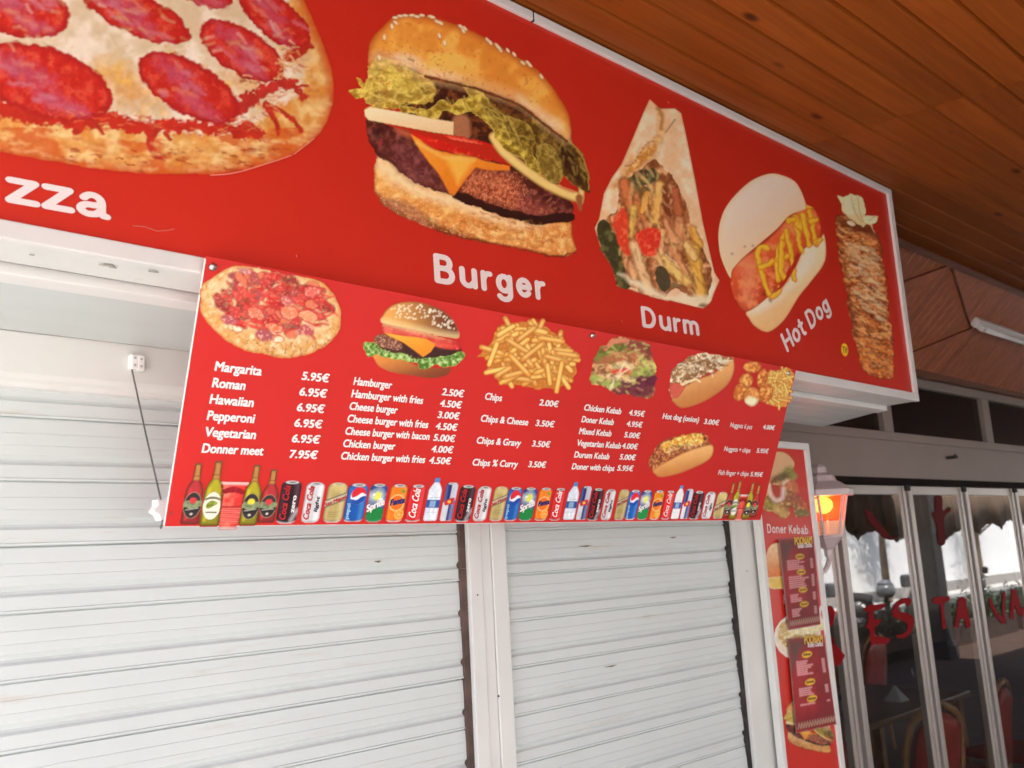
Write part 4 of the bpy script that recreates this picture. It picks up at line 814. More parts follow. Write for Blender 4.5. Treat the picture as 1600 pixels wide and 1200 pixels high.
def kebab_cone():
    p = Pic(SG, (590, 160, 920, 1080), .0036, (1/3, 1100, 240), G2)
    p.shape([(618, 296), (650, 284), (700, 300), (770, 340), (822, 400), (840, 520), (860, 650), (872, 780), (886, 900), (882, 1045), (820, 1058), (756, 1030), (728, 980), (704, 880), (680, 740), (655, 600), (635, 480), (620, 380)], (180, 98, 46), ns=20, n=.25, lo=(120, 48, 18), hi=(212, 148, 88), wob=9, base=True, edge=(96, 36, 18), ew=14)
    KP = [(625, 310), (700, 320), (800, 400), (830, 520), (855, 700), (875, 900), (870, 1040), (770, 1030), (710, 880), (685, 740), (655, 560), (630, 420)]
    p.flecks(KP, 420, [(214, 146, 84), (226, 166, 106), (180, 98, 44), (130, 56, 22), (104, 40, 16), (200, 120, 62), (210, 138, 76)], 52, 11, (5, 42), .85, 3, soft=3)
    p.flecks(KP, 260, [(80, 28, 14), (100, 40, 20), (64, 20, 10)], 44, 4.5, (-10, 50), .8, 5, soft=2)
    p.flecks([(670, 420), (800, 440), (840, 700), (850, 800), (720, 700)], 120, [(232, 186, 146), (222, 168, 120)], 44, 8, (0, 40), .7, 8, soft=4)
    p.flecks([(620, 300), (640, 500), (690, 800), (730, 1000), (760, 1000), (700, 760), (660, 480)], 70, [(84, 30, 16), (110, 46, 24)], 30, 9, (20, 110), .7, 9, soft=4)
    p.flecks([(700, 870), (880, 880), (875, 1040), (770, 1030)], 60, [(206, 130, 56), (180, 90, 34), (84, 34, 16)], 44, 9, (0, 60), .7, 10, soft=4)
    p.shade((206, 120, 40), .6, 10, .55, seed=4, box=(680, 880, 890, 1050)); p.shape([(618, 296), (700, 310), (780, 350), (810, 400), (740, 370), (640, 340)], (90, 38, 20), soft=10, wob=8, al=.8, n=.3)
    p.shape([(618, 194), (652, 208), (682, 188), (722, 198), (752, 240), (752, 290), (812, 288), (806, 322), (786, 332), (802, 374), (770, 332), (742, 342), (690, 312), (650, 270), (640, 230)], (216, 202, 156), c2=(196, 176, 120), ns=20, n=.1, wob=5, base=True, edge=(186, 168, 116), ew=6, sm=False)
    p.blob(690, 245, 34, 44, 10, (220, 206, 166), base=True, wob=5); p.blob(730, 250, 28, 48, -10, (214, 198, 152), base=True, wob=5, edge=(186, 168, 116), ew=4); p.blob(775, 308, 34, 20, 10, (218, 204, 160), base=True, wob=5)
    for P in ([(690, 200), (700, 260), (735, 320)], [(720, 210), (728, 270), (745, 320)], [(800, 295), (770, 315)]): p.line(P, (4, 3), (170, 150, 96), al=.8, soft=3)
    p.blob(690, 328, 20, 10, 20, (216, 180, 150), wob=4); p.build('kebab_picture', fascia)
    p = Pic(SG, (625, 870, 690, 970), .0022, (1/3, 1100, 240), G2)
    p.blob(658, 920, 17, 31, -6, (206, 160, 26), base=True, edge=(180, 130, 20), ew=3)
    for P in ([(650, 905), (655, 935)], [(650, 905), (660, 907)], [(659, 905), (664, 934)], [(668, 906), (669, 932)], [(662, 918), (670, 916)]): p.line(P, (3.2, 3), (60, 40, 10), sm=False)
    p.build('badge_sticker', fascia)
kebab_cone()
# captions
caption(SG, 'zza', (6, 316), (174, 345), .064, fascia, LETTER, w=.125)
caption(SG, 'Pi', (-78, 300), (-8, 313), .064, fascia, LETTER, w=.125)
caption(SG, 'Burger', (677, 441), (855, 471), .070, fascia, LETTER, w=.138, track=.03)
caption(SG, 'Durm', (1002, 511), (1094, 525.5), .062, fascia, LETTER, w=.13, track=.02)
caption(SG, 'Hot Dog', (1229, 552), (1299, 484), .068, fascia, LETTER, w=.13)

# ================================================================ PRINTED PICTURES AND PRICES ON THE MENU BOARD
MR = (.60, .024, .020)
GM = 1/.95
def scatter(p, poly, n, fn, seed):
    """call fn(x, y, rnd) for n random points inside poly"""
    P = np.array(poly, float); rr = random.Random(seed); k = 0; mn, mx = P.min(0), P.max(0)
    while k < n:
        x, y = rr.uniform(mn[0], mx[0]), rr.uniform(mn[1], mx[1]); ins = False
        for i in range(len(P)):
            a, b = P[i], P[i-1]
            if (a[1] > y) != (b[1] > y) and x < (b[0]-a[0])*(y-a[1])/(b[1]-a[1])+a[0]: ins = not ins
        if ins: fn(x, y, rr); k += 1
def menu_pizza():
    p = Pic(MN, (350, 110, 1480, 870), .0017, (.2, 240, 390), GM, MR)
    out = [(376, 280), (450, 225), (540, 162), (650, 124), (780, 140), (950, 180), (1150, 210), (1290, 240), (1372, 310), (1430, 400), (1462, 500), (1455, 600), (1405, 690), (1290, 780), (1150, 830), (1000, 846), (850, 815), (700, 780), (560, 700), (440, 590), (372, 490), (366, 380)]
    p.shape(out, (226, 180, 118), edge=(200, 136, 70), ew=30, ns=40, n=.14, hi=(236, 206, 160), lo=(212, 154, 86), base=True, wob=6)
    p.shade((186, 112, 56), .7, 16, .62, seed=3); p.shade((160, 96, 50), .7, 24, .58, seed=6, box=(700, 700, 1480, 860))
    inner = [(480, 300), (560, 220), (660, 165), (800, 150), (1000, 195), (1200, 235), (1320, 300), (1380, 400), (1410, 500), (1340, 620), (1200, 690), (1050, 720), (900, 700), (760, 650), (620, 590), (520, 500), (470, 400)]
    p.shape(inner, (226, 190, 140), ns=30, n=.12, wob=14, soft=8)
    cs = [(196, 44, 40), (206, 70, 60), (214, 92, 74), (180, 34, 34), (196, 60, 56), (160, 76, 76), (216, 120, 84), (146, 52, 46)]
    def top(x, y, r):
        k = r.random(); a = r.uniform(0, 180)
        if k < .36: p.blob(x, y, r.uniform(40, 76), r.uniform(24, 44), a*.3, r.choice(cs), wob=12, soft=4, ns=14, n=.15, hi=(224, 110, 90), edge=(150, 40, 36), ew=8, seed=int(r.random()*9))
        elif k < .66:
            b = math.radians(r.uniform(-30, 50)); L = r.uniform(70, 140); p.line([(x, y), (x+L*.5*math.cos(b), y+L*.5*math.sin(b)+r.uniform(-16, 16)), (x+L*math.cos(b), y+L*math.sin(b))], (r.uniform(16, 26), 12), r.choice([(206, 44, 40), (190, 36, 36), (222, 70, 60)]), soft=4, n=.15)
        elif k < .74: p.blob(x, y, r.uniform(14, 30), r.uniform(10, 18), a, (238, 216, 176), wob=8, soft=5)
        elif k < .94:
            b = math.radians(r.uniform(-20, 30)); L = r.uniform(30, 60); p.line([(x, y), (x+L*math.cos(b), y+L*math.sin(b))], (9, 6), (96, 96, 50), soft=3)
        else: p.blob(x, y, r.uniform(20, 30), r.uniform(16, 22), a, (150, 96, 70), wob=8, soft=4, hi=(226, 120, 110), ns=8)
    scatter(p, [(500, 310), (600, 215), (700, 180), (900, 200), (1150, 240), (1290, 290), (1350, 400), (1370, 500), (1290, 590), (1150, 650), (980, 670), (800, 630), (650, 580), (540, 500), (490, 400)], 270, top, 5)
    for x, y, rx, ry, c in ((860, 670, 70, 44, (170, 84, 90)), (590, 545, 66, 40, (180, 86, 96)), (1190, 630, 66, 46, (186, 84, 86)), (1040, 400, 50, 36, (196, 100, 100)), (1060, 490, 80, 56, (226, 130, 90)), (1210, 520, 80, 46, (230, 150, 100)), (800, 500, 70, 50, (226, 120, 90)), (720, 165, 60, 26, (186, 120, 120)), (940, 610, 70, 36, (226, 120, 70)), (1240, 330, 66, 44, (226, 100, 90)), (650, 615, 44, 28, (236, 220, 190)), (975, 705, 44, 26, (238, 214, 180))):
        p.blob(x, y, rx, ry, 15, c, wob=12, soft=4, ns=16, hi=(236, 170, 150), edge=(186, 60, 54), ew=10)
    p.build('pizza_picture', menu)
menu_pizza()
def burger_small(B, T, parent, cell, gain, bgc):
    p = Pic(B, (130, 60, 800, 580), cell, T, gain, bgc)
    p.shape([(214, 415), (300, 425), (400, 450), (500, 490), (600, 500), (692, 500), (682, 535), (632, 556), (560, 562), (450, 546), (330, 526), (250, 490), (222, 450)], (212, 134, 66), c2=(120, 58, 34), dirn=(.25, 1), ns=40, n=.06, base=True)
    p.shape([(215, 310), (270, 288), (340, 308), (420, 345), (520, 425), (580, 378), (700, 380), (748, 402), (720, 432), (600, 455), (480, 445), (300, 396), (232, 352)], (72, 38, 36), ns=14, n=.3, base=True, wob=3, lo=(50, 22, 20))
    p.shape([(380, 300), (560, 330), (740, 360), (745, 420), (560, 440), (420, 380)], (60, 30, 28), n=.2, base=True)
    p.shape([(215, 312), (268, 290), (340, 310), (392, 352), (380, 388), (300, 376), (234, 350)], (140, 92, 72), ns=7, n=.3, hi=(196, 150, 120), lo=(96, 54, 44), wob=3)
    p.shape([(268, 250), (280, 226), (380, 245), (500, 270), (590, 298), (700, 328), (752, 352), (744, 386), (650, 378), (560, 352), (420, 304), (276, 278)], (190, 44, 42), hi=(222, 96, 80), ns=26, n=.1, base=True, edge=(150, 26, 30), ew=8)
    p.blob(640, 352, 70, 16, 12, (212, 84, 66), soft=8); p.line([(290, 262), (420, 290), (520, 318)], (12, 10), (226, 110, 96), soft=8, al=.7)
    p.shape([(274, 276), (400, 298), (480, 306), (545, 318), (604, 350), (570, 400), (522, 432), (470, 392), (400, 342), (310, 300)], (238, 168, 58), c2=(222, 134, 34), dirn=(.3, 1), n=.04, sm=False, edge=(204, 116, 30), ew=6, base=True)
    p.shape([(148, 350), (200, 336), (250, 372), (320, 402), (400, 412), (470, 440), (560, 432), (650, 430), (740, 405), (778, 408), (770, 440), (742, 470), (710, 492), (640, 500), (600, 482), (560, 496), (500, 502), (470, 462), (380, 452), (300, 432), (240, 412), (172, 418)], (112, 152, 62), lo=(62, 98, 32), hi=(178, 208, 128), ns=16, n=.2, wob=9, base=True, edge=(150, 186, 90), ew=4)
    for k in range(26):
        x = 170+k*23; y = 385+min(k, 15)*5+8*math.sin(k*2.1); p.line([(x, y-14), (x+10, y+6), (x+24, y-8)], (5, 4), (196, 220, 150) if k % 2 else (70, 104, 40), al=.8, soft=3)
    p.shape([(257, 202), (266, 180), (290, 140), (340, 102), (430, 84), (540, 98), (640, 138), (712, 200), (742, 262), (740, 312), (640, 300), (500, 270), (380, 246), (285, 226)], (224, 162, 82), c2=(96, 38, 24), dirn=(1, -.35), ns=60, n=.04, base=True, edge=(150, 84, 40), ew=14)
    p.line([(262, 208), (330, 222), (400, 240), (500, 262), (600, 284), (736, 302)], (26, 26), (240, 210, 152), soft=14, al=.8)
    def seed(x, y, r): p.blob(x, y, 5, 3.4, r.uniform(0, 180), (246, 226, 200), soft=2.5, n=0)
    scatter(p, [(300, 150), (350, 108), (430, 92), (540, 108), (640, 148), (705, 205), (728, 260), (640, 250), (500, 200), (360, 190)], 110, seed, 4)
    p.build('burger_picture', parent)
burger_small(MN, (.25, 530, 450), menu, .00185, GM*1.1, MR)
def fries(p, poly, n, L, wd, seed, bright=1.0):
    P = np.array(poly, float); c = P.mean(0)
    def f(x, y, r):
        a = r.choice([r.uniform(-40, 20), r.uniform(20, 110), r.uniform(0, 180)]); a = math.radians(a); l = L*r.uniform(.6, 1.1)
        dx, dy = l*.5*math.cos(a), l*.5*math.sin(a); x = c[0]+(x-c[0])*.84; y = c[1]+(y-c[1])*.84
        col = r.choice([(226, 170, 78), (216, 152, 62), (232, 182, 92), (206, 140, 66)])
        p.line([(x-dx, y-dy), (x+dx, y+dy)], (wd*1.28, wd*1.28), (156, 88, 28), al=.55, soft=4, sm=False)
        p.line([(x-dx, y-dy), (x+dx, y+dy)], (wd, wd), col, edge=(182, 112, 40), n=.06, soft=2.5, sm=False, base=True)
        p.line([(x-dx*.8, y-dy*.8-wd*.14), (x+dx*.8, y+dy*.8-wd*.14)], (wd*.34, wd*.34), (242, 206, 126), al=.7, soft=4, sm=False)
    scatter(p, poly, n, f, seed)
def menu_fries():
    p = Pic(MN, (840, 190, 1520, 660), .0019, (.25, 530, 450), GM*1.15, MR)
    pl = [(865, 430), (940, 350), (1005, 235), (1090, 218), (1240, 215), (1290, 245), (1380, 305), (1468, 400), (1486, 530), (1435, 585), (1335, 635), (1220, 632), (1020, 600), (945, 530), (960, 440)]
    p.shape(pl, (190, 118, 46), ns=20, n=.2, wob=10, base=True, sm=False)
    fries(p, pl, 85, 165, 31, 3)
    p.build('chips_picture', menu)
menu_fries()
def menu_kebab():
    p = Pic(MN, (160, 55, 630, 490), .0024, (.2375, 880, 510), GM*1.3, MR)
    out = [(182, 320), (190, 260), (222, 180), (272, 120), (362, 74), (480, 90), (575, 120), (578, 180), (602, 260), (606, 370), (572, 466), (480, 456), (350, 436), (270, 400), (186, 372)]
    p.shape(out, (160, 108, 68), lo=(100, 58, 36), hi=(206, 160, 110), ns=26, n=.2, wob=12, base=True)
    for P, w_, c in (([(240, 190), (330, 130), (440, 120)], (90, 70), (104, 116, 44)), ([(450, 120), (560, 150)], (70, 80), (120, 60, 50)), ([(230, 230), (340, 210), (460, 200)], (40, 60), (156, 96, 60)), ([(200, 340), (270, 370), (380, 380)], (60, 50), (150, 160, 80)), ([(420, 330), (500, 300), (590, 290)], (70, 80), (150, 160, 80)),
                     ([(330, 270), (400, 250), (440, 270)], (30, 30), (230, 196, 150)), ([(340, 300), (420, 300)], (44, 50), (206, 60, 44)), ([(420, 370), (500, 370), (590, 360)], (70, 80), (86, 26, 46)), ([(340, 420), (450, 430), (560, 420)], (50, 70), (100, 44, 50)), ([(520, 230), (590, 260)], (50, 60), (180, 176, 100)), ([(300, 330), (390, 340), (460, 350)], (36, 24), (226, 190, 140))):
        p.line(P, w_, c, wob=14, soft=6, n=.3)
    p.line([(262, 150), (330, 100), (420, 92)], (30, 30), (190, 120, 90), wob=8); rr = random.Random(3)
    for k in range(130):
        x, y = rr.uniform(210, 590), rr.uniform(110, 445); a = rr.uniform(-1, 1); L = rr.uniform(14, 40)
        c = rr.choice([(180, 180, 96), (96, 110, 40), (220, 180, 130), (110, 44, 36), (140, 80, 50), (190, 120, 76), (80, 50, 30)]) if y < 330 else rr.choice([(90, 26, 50), (130, 50, 70), (190, 190, 100), (210, 170, 120), (70, 20, 36)])
        p.line([(x, y), (x+L*math.cos(a), y+L*math.sin(a))], (8, 5), c, al=.85*(1), soft=4, wob=4)
    for P in ([(370, 300), (400, 240)], [(320, 400), (330, 350)], [(350, 330), (430, 280)], [(306, 410), (316, 380)]): p.line(P, (9, 7), (236, 204, 170), soft=3)
    p.build('kebab_picture', menu)
menu_kebab()
def menu_dogs():
    p = Pic(MN, (680, 160, 1140, 550), .0024, (.2375, 880, 510), GM*1.35, MR)
    p.shape([(716, 470), (800, 392), (900, 340), (1000, 300), (1100, 205), (1118, 212), (1122, 290), (1082, 380), (980, 462), (880, 512), (780, 536), (730, 505)], (212, 158, 98), c2=(176, 112, 56), dirn=(.3, 1), ns=50, n=.05, base=True, edge=(160, 100, 50), ew=14)
    p.shape([(706, 372), (716, 300), (742, 262), (800, 208), (900, 178), (1000, 186), (1112, 206), (1050, 262), (960, 310), (880, 340), (800, 396), (756, 462), (712, 466), (698, 420)], (166, 124, 84), lo=(110, 70, 40), hi=(232, 214, 180), ns=15, n=.35, wob=10, base=True)
    rr = random.Random(5)
    for k in range(90):
        x = rr.uniform(740, 1060); y = 300-(x-740)*.22+rr.uniform(-60, 50); a = rr.uniform(-1.2, 1.2); L = rr.uniform(16, 40)
        p.line([(x, y), (x+L*math.cos(a), y+L*math.sin(a))], (7, 5), rr.choice([(236, 222, 196), (220, 196, 160), (120, 84, 46), (150, 110, 60)]), soft=3, al=.9, wob=4)
    p.shape([(700, 400), (730, 372), (800, 372), (790, 420), (756, 462), (716, 466)], (190, 84, 66), ns=12, n=.12, edge=(150, 50, 40), ew=8, wob=4); p.line([(780, 380), (860, 350), (900, 360)], (20, 14), (226, 196, 150), wob=6)
    p.build('hot_dog_picture', menu)
    p = Pic(MN, (540, 680, 1010, 1010), .0024, (.2375, 880, 510), GM*1.3, MR)
    p.shape([(560, 880), (600, 800), (680, 742), (800, 710), (900, 698), (950, 730), (970, 780), (900, 800), (800, 840), (700, 900), (610, 955), (566, 930)], (150, 80, 46), lo=(100, 44, 24), hi=(196, 130, 80), ns=12, n=.35, wob=9, base=True)
    p.shape([(640, 780), (720, 740), (800, 712), (900, 702), (930, 740), (900, 780), (800, 790), (730, 815), (680, 830)], (222, 168, 70), lo=(190, 120, 40), hi=(240, 212, 130), ns=11, n=.25, wob=10, base=True)
    rr = random.Random(9)
    for k in range(50):
        x = rr.uniform(680, 950); y = 800-(x-680)*.1+rr.uniform(-20, 26); a = rr.uniform(-.6, 1.4); p.line([(x, y), (x+22*math.cos(a), y+22*math.sin(a))], (7, 5), rr.choice([(120, 70, 40), (222, 180, 130), (176, 110, 60)]), soft=3)
    p.shape([(592, 940), (700, 876), (800, 826), (900, 792), (976, 778), (986, 826), (952, 880), (850, 932), (750, 970), (642, 992), (602, 972)], (220, 168, 104), c2=(186, 120, 62), dirn=(.2, 1), ns=50, n=.05, base=True, edge=(166, 100, 50), ew=12)
    p.build('loaded_hot_dog_picture', menu)
    p = Pic(MN, (1105, 220, 1525, 550), .0028, (.2375, 880, 510), GM*1.45, MR)
    pl = [(1340, 300), (1420, 285), (1480, 275), (1510, 310), (1490, 420), (1460, 530), (1380, 530), (1320, 500), (1330, 400)]
    p.shape(pl, (196, 132, 50), ns=14, n=.3, wob=10, base=True, sm=False); fries(p, pl, 70, 90, 13, 6)
    for x, y, rx, ry, r, c in ((1240, 268, 60, 38, 0, (206, 130, 56)), (1306, 340, 36, 66, 15, (196, 112, 46)), (1200, 360, 46, 54, 20, (214, 142, 68)), (1160, 430, 44, 62, 20, (196, 116, 50)), (1330, 440, 50, 66, 20, (196, 114, 48)), (1240, 460, 56, 62, 0, (216, 146, 76))):
        p.blob(x, y, rx, ry, r, c, base=True, ns=16, n=.14, hi=(230, 170, 96), lo=(c[0]*.8, c[1]*.72, c[2]*.6), edge=(150, 76, 26), ew=16, wob=4)
    p.blob(1236, 490, 42, 26, 0, (232, 206, 170), ns=8, n=.2, wob=5, soft=5)
    p.build('nugget_picture', menu)
menu_dogs()

def column(items, p0, p1, ends, cap, off=.034, slant=.06):
    cap = cap*.86
    for i, (s, ex) in enumerate(zip(items, ends)):
        t = i/max(1, len(items)-1); x = p0[0]+(p1[0]-p0[0])*t; y = p0[1]+(p1[1]-p0[1])*t
        a = MN.uv(x, y); b = MN.uv(ex, y+(ex-x)*.07); L = b[0]-a[0]
        text(MN, s, a, np.array([L, 0]), np.array([slant*cap, cap]), menu, MLETTER, name='price' if '€' in s else 'menu_line', off=off)
def interp(a, b, n): return [a+(b-a)*i/(n-1) for i in range(n)]
column(['Margarita', 'Roman', 'Hawaiian', 'Pepperoni', 'Vegetarian', 'Donner meet'], (334, 579), (314, 707), (408, 382, 395, 396, 398, 409.6), .0225)
column(['5.95€', '6.95€', '6.95€', '6.95€', '6.95€', '7.95€'], (470, 593), (450.4, 715), interp(512.5, 494, 6), .0205)
column(['Hamburger', 'Hamburger with fries', 'Cheese burger', 'Cheese burger with fries', 'Cheese burger with bacon', 'Chicken burger', 'Chicken burger with fries'], (551, 601), (531, 717.5), (611, 660, 619.5, 667.5, 669.5, 615.5, 662), .0205)
column(['2.50€', '4.50€', '3.00€', '4.50€', '5.00€', '4.00€', '4.50€'], (689, 617), (669, 724), interp(723, 702.5, 7), .0195)
column(['Chips', 'Chips & Cheese', 'Chips & Gravy', 'Chips % Curry'], (756, 624), (736.5, 727), (783, 824, 812, 807), .0205)
column(['2.00€', '3.50€', '3.50€', '3.50€'], (841, 633), (824, 729.5), interp(871, 851, 4), .0190)
column(['Chicken Kebab', 'Doner Kebab', 'Mixed Kebab', 'Vegetarian Kebab', 'Durum Kebab', 'Doner with chips'], (911, 641), (892, 733), (969.5, 957.7, 954, 968.6, 950.5, 958), .0205)
column(['4.95€', '4.95€', '5.00€', '4.00€', '5.00€', '5.95€'], (981, 648.5), (963, 735), interp(1005.5, 987.5, 6), .0190)
column(['Hot dog (onion)'], (1034, 654), (1034, 654), (1091,), .0200); column(['3.00€'], (1098.5, 662), (0, 0), (1122,), .019)
column(['Nuggets 6 pcs', 'Nuggets + chips', 'Fish finger + chips'], (1139.6, 667), (1121, 741.5), (1174, 1171, 1168), .0185, off=.016)
column(['4.00€', '5.95€', '5.95€'], (1190.6, 670), (1171, 744), (1209, 1199, 1190), .0180)

# rows of cans and bottles: a picture each, unit square 100 wide
CO = (.86, .86, .86)
def can(kind, u, v, wd, ht, lean=0):
    rr = random.Random(kind)
    p = Pic(MN, (100, 100*ht/wd), .00165, gain=GM*(1.0 if u < 1.3 else 1.3), bgc=MR, unit=(u, v, u+wd, v+ht)); H = 100*ht/wd
    body = [(10, 16), (22, 8), (78, 8), (90, 16), (96, 26), (96, H-22), (88, H-10), (74, H-3), (26, H-3), (12, H-10), (4, H-22), (4, 26)]
    if kind == 'slim': body = [(14, 12), (22, 6), (78, 6), (86, 12), (92, 20), (92, H-16), (84, H-5), (16, H-5), (8, H-16), (8, 20)]
    cols = dict(zero=(44, 22, 28), light=(206, 206, 210), gold=(178, 158, 100), blue=(26, 84, 168), lime=(24, 60, 130), orange=(238, 124, 30), red=(212, 32, 36), slim=(34, 42, 110))
    hl = dict(zero=(96, 70, 80), light=(246, 246, 248), gold=(214, 200, 150), blue=(70, 140, 206), lime=(60, 100, 170), orange=(250, 160, 70), red=(236, 80, 80), slim=(150, 160, 200))
    if kind == 'water':
        p.shape([(36, 2), (64, 2), (66, 26), (80, 44), (90, 62), (92, H-14), (84, H-4), (16, H-4), (8, H-14), (10, 62), (20, 44), (34, 26)], (214, 222, 234), edge=(168, 184, 208), ew=10, hi=(244, 246, 250), ns=14, n=.08, base=True, sm=False)
        p.shape([(35, 2), (65, 2), (66, 24), (34, 24)], (76, 136, 196), sm=False, edge=(50, 100, 170), ew=5, base=True)
        p.shape([(9, H*.50), (91, H*.50), (92, H*.68), (8, H*.68)], (40, 84, 150), sm=False, n=.1); p.shape([(30, H*.52), (66, H*.52), (66, H*.66), (30, H*.66)], (140, 170, 206), sm=False)
        p.line([(24, H*.45), (80, H*.45)], (4, 4), (180, 190, 210), sm=False); p.line([(12, H*.78), (90, H*.78)], (3, 3), (186, 200, 220), sm=False)
        return p.build('water_bottle_picture', menu)
    p.shape(body, cols[kind], edge=tuple(c*.6 for c in cols[kind]), ew=13, n=.06, ns=30, base=True, sm=False)
    p.line([(78, 24), (78, H-18)], (16, 16), hl[kind], al=.8, soft=7, sm=False); p.line([(18, 26), (18, H-20)], (8, 8), hl[kind], al=.45, soft=6, sm=False)
    p.blob(50, 12, 31, 7.5, 0, (206, 206, 206), base=True, edge=(140, 140, 140), ew=3); p.blob(52, 12, 18, 3.6, 0, (120, 120, 122)); p.line([(12, H-7), (50, H-1), (88, H-7)], (6, 6), (196, 196, 196), soft=3)
    if kind == 'gold':
        p.shape([(20, 10), (80, 10), (84, 36), (60, 44), (28, 36)], (206, 186, 120), al=.8, soft=5)
        p.shape([(2, 78), (98, 42), (98, 76), (2, 112)], (110, 100, 76), sm=False, n=.1); p.shape([(2, 84), (98, 48), (98, 70), (2, 106)], (196, 186, 160), sm=False, n=.1)
        for k in range(3): p.line([(24, 130+k*9), (76, 128+k*9)], (3, 3), (130, 110, 50), sm=False, al=.6)
    if kind == 'blue':
        p.blob(56, H*.34, 35, 33, 0, (226, 232, 240)); p.shape([(24, H*.28), (36, H*.16), (60, H*.12), (82, H*.18), (90, H*.30), (70, H*.26), (50, H*.34), (30, H*.38)], (214, 40, 52)); p.shape([(24, H*.42), (50, H*.44), (70, H*.36), (90, H*.34), (84, H*.46), (62, H*.54), (38, H*.52)], (30, 70, 160))
    if kind == 'lime':
        p.shape([(4, H*.66), (50, H*.60), (96, H*.66), (96, H-20), (74, H-3), (26, H-3), (4, H-22)], (28, 130, 62), sm=False, n=.15, soft=4); p.blob(46, H*.36, 40, 30, 0, (206, 222, 216), al=.8, soft=12, wob=14, n=.2); p.blob(50, H*.34, 17, 22, 20, (226, 224, 80), wob=3, soft=3); p.blob(30, H*.30, 8, 6, 0, (240, 244, 240)); p.blob(70, H*.42, 12, 7, 0, (240, 244, 240))
    if kind == 'orange':
        p.blob(50, H*.50, 42, 40, 0, (246, 190, 130)); p.blob(50, H*.50, 36, 34, 0, (236, 112, 30)); p.blob(72, H*.80, 26, 22, 0, (252, 184, 92)); p.blob(72, H*.80, 21, 17, 0, (246, 140, 40)); p.blob(74, H*.2, 12, 8, 30, (120, 150, 50))
        for k in range(6): p.line([(72, H*.8), (72+20*math.cos(k), H*.8+16*math.sin(k))], (2.5, 2.5), (252, 200, 120), sm=False)
    if kind == 'slim':
        p.shape([(8, H*.52), (50, H*.46), (50, H-6), (16, H-5), (8, H-16)], (206, 208, 214), sm=False); p.shape([(50, 8), (78, 6), (92, 20), (92, H*.46), (50, H*.46)], (190, 194, 206), sm=False); p.shape([(60, H*.1), (88, H*.12), (88, H*.4), (56, H*.4)], (52, 54, 116), sm=False, al=.0)
        p.shape([(16, H*.50), (40, H*.44), (84, H*.40), (74, H*.50), (90, H*.54), (50, H*.58), (24, H*.58)], (200, 40, 48), wob=3); p.blob(50, H*.5, 12, 9, 0, (230, 190, 60))
    if kind == 'zero' : p.line([(92, H*.7), (70, H*.92)], (16, 10), (190, 188, 192), soft=6, al=.8)
    o = p.build('bottle_picture' if kind == 'x' else 'can_picture', menu)
    B2 = MN
    # lettering on the label
    def lab(s, x0, y0, x1, y1, cap, m, off=.03, slant=.0):
        a = np.array([u+x0/100*wd, v+ht-y0/H*ht]); b = np.array([u+x1/100*wd, v+ht-y1/H*ht]); e = b-a; n = np.array([-e[1], e[0]])/np.linalg.norm(e)
        text(B2, s, a, e, n*cap/100*wd+e/np.linalg.norm(e)*slant*cap/100*wd, o, m, name='lettering', off=off, d=.0024)
    W_, R_, D_ = MLETTER, LREDM, LDARK
    if kind == 'zero': lab('Coca Cola', 44, H-14, 44, 26, 30, R_, slant=.3); lab('zero', 78, H-48, 78, 66, 20, W_)
    if kind == 'light': lab('Coca Cola', 40, H-12, 44, 24, 30, R_, slant=.3); lab('light', 76, H-50, 78, 70, 18, D_, slant=.3)
    if kind == 'red': lab('Coca Cola', 60, H-16, 64, 26, 40, W_, slant=.3)
    if kind == 'gold': lab('San Miguel', 6, 104, 96, 68, 15, R_)
    if kind == 'blue': lab('pepsi', 26, H-14, 26, H*.52, 17, BLUM)
    if kind == 'lime': lab('Sprite', 4, H*.74, 94, H*.54, 34, W_, off=.05, slant=.2)
    if kind == 'orange': lab('Fanta', 12, H*.58, 90, H*.50, 30, LDBL, off=.06, slant=.2)
    return o
LREDM = mat('red_ink', (.50, .02, .025), .4, var=.02); LDARK = mat('dark_ink', (.06, .05, .06), .4, var=.02); BLUM = mat('pale_blue_ink', (.35, .60, .80), .4, var=.02); LDBL = mat('navy_ink', (.02, .03, .16), .4, var=.02)
GUN = mat('yellow_ink', (.80, .50, .03), .4, var=.02)
